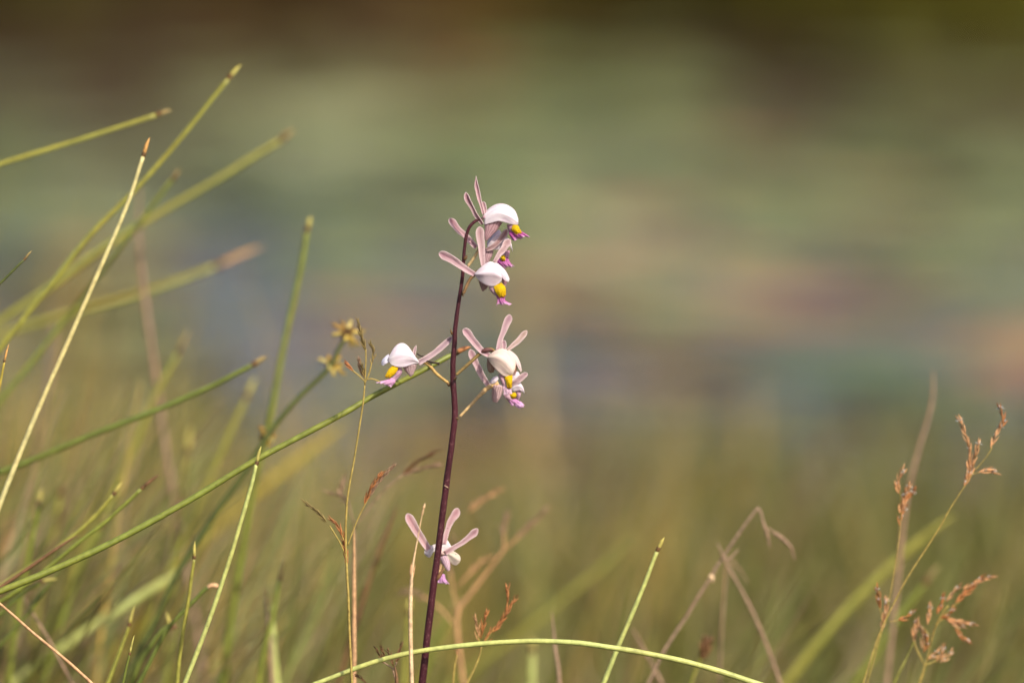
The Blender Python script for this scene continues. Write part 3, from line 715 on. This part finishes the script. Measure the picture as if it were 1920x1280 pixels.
sedge('short drooping tan blade hanging beside the leaning straw', [(1405, 1096), (1388, 1070), (1370, 1052), (1366, 1075), (1368, 1130), (1372, 1200), (1376, 1300)][:3] + [(1362, 1062), (1358, 1110), (1352, 1200), (1348, 1300)], 4, 3.16, 'pinkbrown', None, False, M_DRY, 'dry_stalk', 'dry stalk', 'dry grass stalks')
# rusty grasses on the right
grass('tall thin grass with four rust-orange spikes at the right, uppermost of the rusty ones', 3.035,
      [(1826, 884), (1808, 912), (1780, 955), (1755, 1000), (1702, 1081), (1667, 1149), (1644, 1200), (1612, 1300)], 2.7,
      [[(1812, 906), (1818, 880), (1818, 865)], [(1826, 884), (1850, 855), (1860, 838)], [(1822, 890), (1835, 885)]],
      [[(1816, 880), (1818, 840), (1800, 788)], [(1814, 900), (1822, 875), (1834, 832)], [(1858, 840), (1868, 815), (1876, 800)], [(1876, 805), (1882, 788), (1876, 766)], [(1834, 886), (1848, 882), (1862, 884)], [(1808, 912), (1812, 900), (1816, 884)]],
      'amber', ['rust', 'rust2'], gl=16, gr=2.6, hair=9)
grass('rust-orange grass head against the tall blurred tan stalk', 3.045,
      [(1690, 955), (1688, 990), (1680, 1050), (1668, 1120), (1656, 1170), (1640, 1230), (1620, 1300)], 2.3,
      [[(1690, 955), (1688, 925), (1684, 912)]],
      [[(1686, 925), (1683, 905), (1692, 884)], [(1690, 955), (1698, 930), (1704, 912)], [(1690, 950), (1700, 935), (1712, 922)], [(1688, 962), (1692, 945), (1697, 925)], [(1688, 985), (1690, 968), (1696, 955)]],
      'amber', ['rust', 'rust2'], gl=15, gr=2.6, hair=8)
grass('small rusty grass head low beside the tall tan stalk', 3.04,
      [(1655, 1172), (1645, 1200), (1630, 1245), (1612, 1300)], 2.6,
      [[(1655, 1172), (1652, 1150), (1648, 1135)], [(1668, 1165), (1685, 1162)]],
      [[(1652, 1140), (1648, 1122), (1644, 1104)], [(1656, 1165), (1660, 1145), (1662, 1126)], [(1654, 1182), (1656, 1172), (1658, 1160)], [(1684, 1163), (1696, 1158), (1710, 1148)]],
      'amber', ['rust', 'rust2'], gl=14, gr=2.4, hair=7)
grass('bushy rust-orange grass panicle leaning right in the lower right corner', 3.05,
      [(1738, 1235), (1733, 1252), (1726, 1275), (1718, 1300)], 4.6,
      [[(1738, 1235), (1748, 1195), (1760, 1160), (1778, 1135)], [(1738, 1240), (1752, 1180), (1775, 1150), (1800, 1125)], [(1735, 1250), (1718, 1215), (1714, 1200)], [(1736, 1246), (1755, 1238), (1762, 1230)], [(1742, 1190), (1730, 1175)], [(1760, 1165), (1775, 1156)]],
      [[(1758, 1150), (1764, 1136), (1768, 1122)], [(1774, 1128), (1785, 1112), (1796, 1100)], [(1792, 1130), (1806, 1115), (1826, 1096)], [(1806, 1104), (1830, 1092), (1855, 1082)], [(1802, 1118), (1820, 1105), (1838, 1086)], [(1764, 1160), (1776, 1152), (1784, 1142)], [(1772, 1160), (1795, 1164), (1822, 1168)], [(1778, 1166), (1790, 1170), (1804, 1172)], [(1790, 1178), (1800, 1190), (1814, 1200)],
       [(1713, 1196), (1714, 1180), (1718, 1164)], [(1730, 1215), (1732, 1195), (1728, 1178)], [(1733, 1222), (1738, 1205), (1735, 1190)], [(1756, 1240), (1764, 1228), (1768, 1214)], [(1762, 1242), (1772, 1234), (1782, 1224)], [(1740, 1236), (1750, 1228), (1756, 1222)], [(1740, 1170), (1742, 1152), (1744, 1138)]],
      'amber', ['rust2', 'tan', 'rust'], gl=15, gr=2.5, hair=6, spread=.25)
grass('thin green grass blade ending in one pinkish spike left of the bushy panicle', 3.055, [(1714, 1200), (1700, 1232), (1685, 1262), (1668, 1300)], 3.6, [], [[(1715, 1204), (1716, 1190), (1720, 1178)]], 'olive', 'tan', gl=13, gr=2.2)

# ------------------------------------------------------------------ the orchid
SC = P0
def fp(q, y0):       # a traced point: pixel x, y and depth in pixel widths behind (+) or before (-) the flower's plane
    return at(q[0], q[1], y0) + Vector((0, (q[2] if len(q) > 2 else 0) * SC, 0))
ORCH_PTS = [(905, 411), (898, 411.5), (888, 417), (879, 428), (873.5, 446), (870.5, 470), (868.5, 500), (866, 528), (861, 560), (856.5, 592), (853, 620), (852, 645), (849.5, 680), (849.5, 715), (851.5, 742), (853, 772), (851, 800), (846, 840), (840.5, 880), (834, 930), (829, 970), (823, 1020), (816.5, 1070), (810, 1120), (800.5, 1200), (791, 1285)]
ORCH_W = [5.2, 5.4, 6.0, 6.2, 6.2, 6.2, 6.6, 7.0, 7.4, 7.8, 8.6, 9.4, 10.2, 10.8, 11.2, 11.4, 11.6, 11.8, 12, 12.2, 12.4, 12.6, 13, 13.2, 13.6, 14]
p = path_px(ORCH_PTS, 3.0, 7)
kink = wob(p, .00010)
p = to_ground(kink, .02, .1); b = p[-1]; n = len(p)
ORCHID = thing('orchid', (b.x, b.y, ground_z(b.x, b.y)), 'orchid with a dark purple stem carrying pink and white yellow-lipped flowers', 'orchid')
rad = []
for i in range(n):
    w = lerp_list(ORCH_W, min(1, i / (len(kink) - 1)))
    rad.append(w * .5 * SC * (1 + .02 * math.sin(i * .7)))
for j in (9, 13.4, 15.2, 18.6, 22.6):       # slightly swollen joints where bracts sit
    for k in range(-2, 3):
        i = int(j * 7) + k
        if 0 <= i < n: rad[i] *= 1 + .07 * (1 - abs(k) / 3)
mb = MB(); mb.tube(p, rad, 14); mb.build('stem', M_STEM, ORCHID)
def bract(a, b_, w, col, dy=-2):
    mb = MB(); A = fp((*a, dy), 3.0); B = fp((*b_, dy), 3.0); mb.spindle(A, B, w * SC * .5, 7); mb.build('bract', M_DRY, ORCHID, None, COL[col])
bract((848, 628), (844.5, 616), 4, 'node'); bract((841, 914), (832, 908), 3.5, 'pinkbrown', -7); bract((818, 1088), (834, 1062), 8, 'brown', -5); bract((852, 782), (863, 786), 4, 'node', -4); bract((866, 548), (869, 556), 4, 'node', -3)
bract((870, 488), (876, 478), 7, 'node', -3); bract((851, 712), (857, 706), 5, 'node', -4); bract((843, 724), (838, 716), 5, 'node', -3)

def sepal(fl, spine, widths, y0, col=(.50, .27, .31), cup=.22, tilt=0.0, tipu=.16, pointed=False):
    pts = catmull([fp(q, y0) for q in spine], 6); n = len(pts); nv = 9; rows = []
    lens = [0]
    for a, b_ in zip(pts, pts[1:]): lens.append(lens[-1] + (b_ - a).length)
    ph = random.uniform(0, 9)
    for i, c in enumerate(pts):
        u = lens[i] / lens[-1]
        t = (pts[min(i + 1, n - 1)] - pts[max(i - 1, 0)]).normalized()
        side = t.cross(Vector((0, 1, 0))).normalized(); nrm = side.cross(t).normalized()
        if nrm.y > 0: nrm = -nrm                       # towards the viewer's side
        tw = tilt + .45 * mnoise.noise(Vector((u * 1.6, ph, 0)))
        side = (side * math.cos(tw) + nrm * math.sin(tw)).normalized(); nr = t.cross(side)
        if nr.y > 0: nr = -nr
        w = lerp_list(widths, i / (n - 1)) * SC * .5 * (1 + .13 * mnoise.noise(Vector((u * 4, ph, 3))))
        c = c + side * (w * .22 * mnoise.noise(Vector((u * 3.2, ph, 7))))
        k = min(1, u / tipu)
        w *= (k ** .9 if pointed else math.sqrt(max(0, 1 - (1 - k) ** 2))); w = max(w, .00004)
        row = []
        for j in range(nv):
            s = j / (nv - 1) * 2 - 1
            row.append(c + side * (s * w) + nr * (cup * w * (s * s) - .12 * w * max(0, 1 - abs(s) * 4)) + nr * (.06 * w * math.sin(5 * u * 3 + s * 2 + ph)))
        rows.append(row)
    mb = MB(); mb.grid(rows); return mb.build('sepal', M_SEPAL, fl, None, col, solid=.00028, sub=1)
def prof(v, mat, pv):
    if not 0 < v < 1: return 0
    if mat is not M_PETAL: return math.sin(math.pi * v) ** pv
    t = v / .40 if v < .40 else (1 - v) / .60
    return .62 * t ** .9 + .38 * math.sin(math.pi * v) - .10 * math.sin(math.pi * 3 * v)
def loft(name, fl, A, B, y0, bulge, mat, col, nu=26, nv=21, pu=.75, pv=1.0, ruf=0.0, ruf_n=5, thick=.00018, part_color=True, ragged=0.0):
    """a curved sheet between two traced edges, swelling towards the viewer; ruffled towards its far end if asked"""
    a = catmull([fp(q, y0) for q in A], 8); b_ = catmull([fp(q, y0) for q in B], 8); rows = []; ph = random.uniform(0, 9)
    pick = lambda c, u: (lambda x: c[min(int(x), len(c) - 2)].lerp(c[min(int(x), len(c) - 2) + 1], x - min(int(x), len(c) - 2)))(u * (len(c) - 1))
    for i in range(nu):
        u = i / (nu - 1); pa, pb = pick(a, u), pick(b_, u); row = []
        for j in range(nv):
            v = j / (nv - 1)
            q = pa.lerp(pb, v) + Vector((0, -bulge * SC, 0)) * (prof(v, mat, pv) * (math.sin(math.pi * u) ** pu if 0 < u < 1 else 0))
            q = q + Vector((0, -1, .3)) * (SC * .30 * bulge / 3 * (max(0, 1 - abs(v - .42) * 7) - .6 * max(0, 1 - abs(v - .6) * 8)) * math.sin(math.pi * u)) * (1 if mat is M_PETAL else 0)
            if mat is M_PETAL:
                q = q + Vector((.3, -1, .2)) * (SC * 1.2 * mnoise.noise(Vector((u * 3.2 + ph, v * 3.8, ph))) * min(1, bulge / 4))
            if ruf:
                w = Vector((v * ruf_n * 1.7 + ph, u * 1.2, ph))
                q = q + mnoise.noise_vector(w) * (2.1 * ruf * SC * u ** 1.5)
            if ragged and i == nu - 1:
                q = q + (pick(a, 1) .lerp(pick(b_, 1), v) - pick(a, .8).lerp(pick(b_, .8), v)).normalized() * (random.uniform(-.2, 1) * ragged * SC)
            row.append(q)
        rows.append(row)
    mb = MB(); mb.grid(rows); return mb.build(name, mat, fl, None, col, solid=thick)
def petal(fl, A, B, y0, bulge, col=(.93, .87, .88), **k): return loft('petal', fl, A, B, y0, bulge, M_PETAL, col, **k)
def lip(fl, A, B, y0, col=(.52, .10, .36), bulge=3, ruf=2.2, **k): return loft('lip', fl, A, B, y0, bulge, M_LIP, col, ruf=ruf, ragged=.9, **k)
def lobe(fl, A, B, y0, col=(.55, .28, .36), bulge=3): return loft('side_lobe', fl, A, B, y0, bulge, M_LIP, col, ruf=.6)
def callus(fl, A, B, y0, bulge=4): return loft('lip_callus', fl, A, B, y0, bulge, M_CALLUS, (1, 1, 1), ruf=.7, ruf_n=10, ragged=2.8, thick=.0004)
def spur(fl, spine, widths, y0, flat=.6, col=(.52, .33, .34)):
    pts = catmull([fp(q, y0) for q in spine], 6); n = len(pts)
    mb = MB(); mb.tube(pts, [max(.0001, lerp_list(widths, i / (n - 1)) * .5 * SC) for i in range(n)], 16, flat); return mb.build('spur', M_SPUR, fl, None, col)
def flower(c, y0, col=(.60, .38, .42), r=4.0):
    A = fp((c[0], c[1], 5), y0); mb = MB()
    mb.spindle(A + Vector((-r, 0, r * .6)) * SC, A + Vector((r * 1.4, -r * .8, -r)) * SC, r * SC, 10)
    return mb.build('flower', M_SPUR, ORCHID, A, col)
def pedicel(fl, pts, ws, y0, col):
    q = catmull([fp(x, y0) for x in pts], 6); n = len(q)
    mb = MB(); mb.tube(wob(q, .00008), [lerp_list(ws, i / (n - 1)) * .5 * SC for i in range(n)], 10); return mb.build('pedicel', M_DRY, fl, None, col)
PINK = (.47, .19, .24); MAUVE = (.51, .26, .32); DUSTY = (.47, .27, .285)

# topmost flower, facing right
f = flower((909, 408), 3.0)
sepal(f, [(892.6, 330.5, 10), (894, 347, 10), (897.5, 368, 9), (902.5, 386, 7), (907, 402, 5)], [7, 10, 7.5, 5.5, 5], 3.0, PINK, .5, .3, .3, True)
sepal(f, [(873, 360, -4), (877, 374, -4), (885.5, 390, -3), (894, 405, -2), (905, 420, 0)], [10, 11.5, 9, 9.5, 7], 3.0, PINK, .4, .4, .2)
sepal(f, [(905.5, 379, 12), (907.5, 386, 11), (909, 393, 9), (910, 402, 6)], [8, 9, 8, 5], 3.0, (.55, .30, .33), .4, .2, .2)
petal(f, [(908, 400, 14), (921, 389, 14), (934, 383.5, 14), (949, 384.3, 12), (964, 394, 8), (970.5, 408, 4), (972, 416, 2)], [(908, 405, 8), (922, 395, 6), (936, 390, 4), (950, 392, 2), (961, 400, 0), (968, 410, 0), (971, 418, 0)], 3.0, 3)
petal(f, [(907, 403, 4), (919, 392.5, 6), (934, 387, 6), (949, 389.5, 4), (961, 398, 2), (968, 408, 0), (972, 415.5, -2)], [(908, 421, -2), (921, 417.5, -6), (934, 414, -9), (946, 416, -9), (957, 419.5, -7), (966, 421, -5), (971.5, 420.5, -2)], 3.0, 9)
spur(f, [(926, 412, 4), (921, 426, 3), (915, 440, 2), (911, 451, 2)], [34, 26, 15, 4], 3.0, .45, (.50, .30, .32))
lobe(f, [(950, 421, 2), (953, 431, 2), (957, 441, 2)], [(962, 421, -4), (961, 430, -5), (960, 438, -4)], 3.0)
lip(f, [(956, 432, -2), (955, 440, -3), (963, 450, -6)], [(974, 431, -10), (984, 436, -14), (994, 441, -18)], 3.0, (.50, .06, .33))
callus(f, [(962, 421.5, -6), (959.5, 430, -8), (967, 438, -11)], [(971, 421.5, -9), (974, 427, -12), (977.5, 434, -14)], 3.0, 4)

# second flower, hidden behind, facing right
y = 3.010
f = flower((908, 467), y, (.60, .36, .25))
sepal(f, [(842, 410.5, 8), (847, 417, 8), (858, 430, 8), (874, 444, 6), (893, 464, 2)], [13, 14, 12, 11, 9], y, PINK)
spur(f, [(916, 468, 2), (914, 478, 2), (911, 488, 2), (909, 496, 2)], [20, 18, 13, 5], y, .6, (.62, .40, .42))
petal(f, [(913, 455, 0), (920, 443, 2), (929, 434, 3), (937, 431, 3)], [(914, 465, -4), (923, 458.5, -7), (932, 449, -7), (940, 436, -2)], y, 6)
petal(f, [(926, 466, 0), (935, 453, 0), (944, 446, -2), (952, 446, -3), (958, 455, -5), (961, 470, -5)], [(927, 468, -4), (936, 467.5, -7), (945, 464, -9), (951, 459, -9), (957, 463, -8), (961.5, 471, -6)], y, 5)
sepal(f, [(951, 428, -12), (946.5, 438, -12), (936, 451, -11), (924, 462.5, -8), (912, 468, -4)], [8, 11, 9.5, 9, 6], y, (.45, .23, .22), .6, .3)
lobe(f, [(948, 470, -2), (942, 479, -2), (938, 488, -2)], [(956, 468, -5), (955, 477, -6), (952, 485, -5)], y)
lip(f, [(934, 485, -2), (932, 492, -3), (942, 502, -6)], [(952, 482, -8), (957, 491, -10), (964, 497, -12)], y, (.50, .10, .35))
callus(f, [(940, 479, -6), (939, 483, -8), (941, 487, -9)], [(946, 478, -8), (947, 482, -9), (947, 487, -10)], y, 3)
pedicel(f, [(876, 500, 2), (884, 490, 2), (893, 476, 3), (899, 466, 4)], [6, 6, 5.5, 6], y, srgb(190, 160, 115))

# third flower, nearest of the top cluster, facing down and right
y = 2.994
f = flower((903, 508), y)
sepal(f, [(822.5, 474.5, -2), (833, 478, -2), (852, 489, -2), (870, 502, -1), (890, 515, 2)], [15, 17, 15, 12, 9], y, MAUVE)
sepal(f, [(899, 425, 6), (899.5, 438, 6), (902, 462, 5), (904, 482, 3), (906, 499, 0)], [14, 15.5, 13.5, 10, 8], y, DUSTY)
sepal(f, [(957, 449.5, 6), (951, 457, 5), (943, 468, 3), (934, 480, 1), (927, 491, 0)], [11, 15, 12, 9, 6.5], y, (.50, .30, .30))
spur(f, [(909, 515, 6), (908, 528, 5), (907, 538, 5), (905, 546, 5)], [26, 21, 14, 4], y, .6, (.42, .27, .25))
petal(f, [(928, 491.5, 2), (936, 496, 2), (944, 503, 1), (951, 513, -1), (955.5, 523, -3)], [(928, 496, -4), (934, 506, -8), (940, 517, -9), (947, 525, -8), (953.5, 528, -5)], y, 4)
lobe(f, [(939, 517, -2), (941, 526, -2), (943, 534, -2)], [(950, 522, -4), (951, 528, -4), (948, 536, -4)], y, (.36, .16, .18))
petal(f, [(889, 513.5, 0), (896, 506, -4), (906, 497, -7), (919, 489.5, -8), (930, 494.5, -9), (937.5, 506, -10), (941.5, 518, -9)], [(889.5, 515.5, 0), (896, 523, -5), (906, 531, -9), (917, 536, -10), (928, 535, -10), (936, 530, -9), (941, 523, -8)], y, 10)
lobe(f, [(916, 537, -4), (920, 545, -4), (927, 552, -4)], [(929, 538, -8), (931, 547, -8), (933, 556, -7)], y, (.60, .36, .42))
lip(f, [(929, 551, -6), (932, 561, -7), (930, 571, -10)], [(949, 551, -9), (947, 562, -11), (960, 568, -14)], y, (.50, .12, .36))
callus(f, [(926, 536, -9), (929, 546, -12), (936, 556, -12)], [(940, 529, -12), (947.5, 538, -15), (948, 553, -14)], y, 4)
pedicel(f, [(869, 550, 2), (873, 540, 2), (880, 526, 4), (890, 514, 5), (899, 508, 4)], [6.5, 6, 6, 7, 8], y, srgb(128, 96, 62))

# flower out to the left, facing left
y = 3.002
f = flower((780, 676), y)
sepal(f, [(848, 631.5, 5), (838, 642, 3), (818, 659, 1), (803, 669.5, 0), (784, 680, -2)], [9, 11.5, 10.5, 10.5, 11], y, (.44, .275, .33))
sepal(f, [(780, 648, 12), (778, 656, 11), (776, 668, 8)], [3, 6, 7], y, DUSTY, .4, .6, .3, True)
spur(f, [(768, 684, 2), (769, 692, 2), (770, 700, 1), (769.5, 706, 1)], [28, 22, 12, 3], y, .5, (.52, .36, .36))
petal(f, [(729, 664, 6), (722, 669, 6), (716, 676, 4), (714.5, 683.5, 2)], [(729.5, 680, 0), (727, 679.5, -2), (723, 682, -3), (718, 685, -2)], y, 4, (.78, .79, .86))
petal(f, [(727.5, 671, 0), (732, 663, 2), (738, 653, 4), (746, 645.5, 5), (756, 643.5, 5), (765, 649.5, 4), (772, 659, 2), (779, 669, 0), (786.5, 677.5, -2)], [(728, 674, -4), (733, 681, -8), (740, 685, -10), (750, 687.3, -10), (760, 686.5, -9), (769, 683.5, -7), (777, 681, -5), (783, 680.5, -3), (786, 679, -2)], y, 10)
lobe(f, [(748, 688, -3), (743, 698, -3), (735, 709, -4)], [(753, 690, 0), (753, 700, 0), (741, 715, -2)], y, (.60, .33, .44))
lip(f, [(733, 706, -6), (727, 710, -9), (706, 714, -14)], [(741, 711, -4), (741, 717, -6), (734, 724, -9)], y, (.70, .34, .58), ruf=1.5)
callus(f, [(737, 684.5, -6), (728, 693, -9), (722.5, 704, -12)], [(747.5, 687.5, -7), (742.5, 697, -9), (732, 707, -11)], y, 4)
pedicel(f, [(845, 721, -1), (833, 712, -1), (817, 699, 0), (805, 685, 2), (795, 679, 4), (785, 676, 6)], [6.5, 5.5, 6, 6.5, 6.5, 6], y, srgb(196, 158, 92))
mb = MB(); q = catmull([fp((800, 676, -2), y), fp((810, 679, -4), y), (fp((818, 680, -4), y)), fp((824, 681.5, -4), y)], 4); mb.tube(q, [.0002, .0004] + [.00055] * (len(q) - 4) + [.0008, .0007], 6)
q = catmull([fp((782, 663, 3), y), fp((788, 667, 2), y), fp((794, 668.5, 1), y)], 4); mb.tube(q, [.00035] * len(q), 6); mb.build('withered_bract', M_DRY, f, None, COL['black'])

# cream-hooded flower on the right, facing the viewer
y = 2.992
f = flower((935, 664), y)
sepal(f, [(867.5, 618, -2), (874, 622, -2), (885, 636, -1), (899, 652.5, 0), (917, 667, 2)], [14, 16, 13.5, 12, 9], y, MAUVE)
sepal(f, [(956, 590, 8), (952.5, 600, 8), (944.5, 619, 6), (938, 637, 4), (933.5, 656, 1)], [12, 14.5, 11.5, 9.5, 8], y, (.48, .27, .32))
sepal(f, [(988, 620, 8), (982, 628.5, 7), (970, 640.5, 5), (960, 649, 3), (949, 658, 1)], [7.5, 11, 10, 8, 6], y, (.50, .33, .26))
sepal(f, [(944, 638, 4), (944.5, 646, 3), (944.5, 658, 1)], [7, 9.5, 8], y, (.40, .19, .24), .5)
spur(f, [(922, 672, 8), (921, 684, 8), (921, 693, 7), (922, 699, 7)], [16, 17, 14, 8], y, .6, (.36, .24, .17))
petal(f, [(953, 655.5, 2), (961, 660, 2), (970, 669, 1), (976, 682, -2), (978.5, 695, -5)], [(953, 657.5, -2), (960, 668, -6), (967, 680, -8), (972.5, 690, -8), (976.5, 697, -6)], y, 3, (.85, .76, .68))
lobe(f, [(966, 677, -3), (964, 690, -3), (961, 704, -4)], [(971, 681, -2), (969, 693, -2), (966, 702, -3)], y, (.42, .22, .12))
petal(f, [(913.5, 669, 2), (921, 662, -2), (931, 655, -6), (942, 652.8, -8), (952, 656.5, -9), (961, 668, -10), (966.5, 680, -10), (965, 692, -10), (960.5, 702, -9)], [(914, 670.5, 2), (918, 677.5, -3), (924, 685, -7), (930, 692, -10), (937, 698.5, -11), (943, 703, -12), (949, 704.8, -12), (954, 704.5, -12), (959, 703.5, -11)], y, 9, (.95, .84, .70))
lobe(f, [(934, 700, -4), (938, 712, -5), (943, 724, -6)], [(946, 704, -8), (947, 715, -8), (950, 726, -8)], y, (.66, .38, .44))
lip(f, [(943, 722, -7), (944, 730, -9), (944, 738, -12)], [(959, 722, -9), (959, 729, -11), (960, 736, -14)], y, (.72, .45, .55), ruf=1.2)
callus(f, [(945, 703, -10), (949, 714, -12), (951, 724, -13)], [(961, 701.5, -12), (960.5, 712, -14), (959, 725, -14)], y, 4)
pedicel(f, [(855, 702, -2), (867, 692, 0), (882, 679, 2), (897, 665.5, 4), (908, 657.5, 6), (919, 656, 7), (928, 660, 6)], [6, 6.2, 6.5, 7, 8, 8.5, 8], y, srgb(132, 108, 62))
mb = MB(); mb.spindle(fp((902, 660, -1), y), fp((926, 657.5, 1), y), 4.6 * SC, 9, Vector((0, 0, 3 * SC))); mb.build('ovary', M_DRY, f, None, srgb(96, 58, 56))

# the flower tucked below and behind the cream one
y = 3.012
f = flower((933, 722), y)
sepal(f, [(881.5, 655, 4), (885, 665, 4), (895, 688, 3), (906, 708, 2), (917, 724, 0)], [11, 13.5, 12.5, 11, 9], y, (.52, .28, .32))
spur(f, [(934, 722, 2), (932, 735, 3), (930, 745, 3), (928, 754, 3)], [22, 20, 16, 8], y, .6, (.66, .45, .45))
petal(f, [(918, 716, 2), (924, 708, 2), (932, 704, 0)], [(921, 719, -2), (928, 717, -4), (935, 710, -3)], y, 3)
petal(f, [(953, 703, 2), (962, 698, 2), (971, 697, 1), (976, 705, -2)], [(957, 716, -4), (964, 714, -6), (971, 710, -6), (976, 707, -4)], y, 3)
petal(f, [(956, 724, 0), (963, 718, 0), (973, 715, -2), (980, 724, -4), (983.5, 735.5, -5)], [(958, 730, -4), (965, 732, -7), (972, 731, -8), (979, 733, -7), (983, 736.5, -5)], y, 5)
sepal(f, [(989, 698.5, -8), (983, 702.5, -9), (973, 711, -9), (959, 720, -6)], [9, 11, 11.5, 9], y, (.42, .235, .27))
lobe(f, [(966, 730, -2), (968, 740, -2), (968, 748, -2)], [(977, 732, -4), (976, 741, -5), (972, 749, -4)], y, (.58, .34, .44))
lobe(f, [(944, 738, -2), (948, 746, -3), (956, 752, -4)], [(957, 734, -5), (960, 743, -6), (964, 750, -6)], y, (.70, .42, .50))
lip(f, [(950, 744, -2), (952, 751, -3), (958, 759, -6)], [(966, 746, -6), (975, 752, -9), (983, 758, -11)], y, (.66, .28, .55), ruf=1.8)
lobe(f, [(962, 754, -6), (966, 760, -8), (974, 765, -10)], [(976, 751, -9), (981, 756, -10), (982, 761, -11)], y, (.74, .40, .68))
callus(f, [(956, 737, -5), (957, 741, -7), (959, 745, -7)], [(966, 735, -6), (968, 739, -8), (967, 744, -8)], y, 3)
pedicel(f, [(862.5, 780, -3), (874, 768, -2), (889, 752, -1), (905, 735, 0), (918, 724.5, 2), (934, 718, 4)], [5.2, 5.5, 6, 8, 9.5, 10], y, srgb(214, 176, 124))

# the lowest flower, seen behind the stem
y = 3.010
f = flower((826, 1034), y, (.76, .55, .50), 6)
sepal(f, [(763, 962.5, 2), (768, 972, 2), (780, 994, 2), (792, 1012, 1), (806, 1033, -1)], [15, 17, 15.5, 13.5, 11.5], y, (.56, .27, .29))
sepal(f, [(858, 953, 10), (853, 964, 9), (845, 978, 8), (838, 996, 6), (833, 1020, 3)], [15, 16, 13, 9, 8], y, (.56, .28, .31))
sepal(f, [(896, 991, 4), (888, 998.5, 3), (874, 1011.5, 2), (858, 1022, 0), (834, 1036, -2)], [11, 13.5, 10, 9, 10], y, (.45, .22, .25))
petal(f, [(823, 1028, 5), (830, 1017, 6), (838, 1012.5, 6), (844, 1021, 4), (849, 1030, 2)], [(824, 1034, 2), (831, 1035, 2), (838, 1036, 1), (844, 1036, 0), (850, 1033, 0)], y, 2, (.93, .88, .84))
petal(f, [(838, 1034, 0), (846, 1031, -1), (855, 1035, -3), (862, 1041, -4), (863.5, 1048, -4)], [(838, 1040, 0), (842, 1050, 2), (848, 1057, 2), (855, 1059, 0), (862, 1053, -3)], y, 3, (.93, .86, .70))
petal(f, [(820, 1019, 4), (808, 1023, 4), (797, 1030, 2), (795, 1037, 0)], [(822, 1030, 0), (813, 1034, -2), (806, 1044, -3), (800, 1042, -2)], y, 4, (.80, .76, .72))
spur(f, [(832, 1042, 4), (836, 1052, 4), (839, 1062, 3), (841, 1070, 3)], [18, 16, 11, 5], y, .6, (.74, .52, .60))
lip(f, [(826, 1074, 0), (822, 1084, -1), (820, 1091, -3)], [(834, 1076, -2), (836, 1085, -4), (842, 1093, -6)], y, (.64, .30, .58), ruf=1.2)
pedicel(f, [(817, 1086, 2), (824, 1070, 6), (830, 1050, 8), (828, 1038, 8)], [6, 6, 6, 6], y, srgb(190, 150, 110))
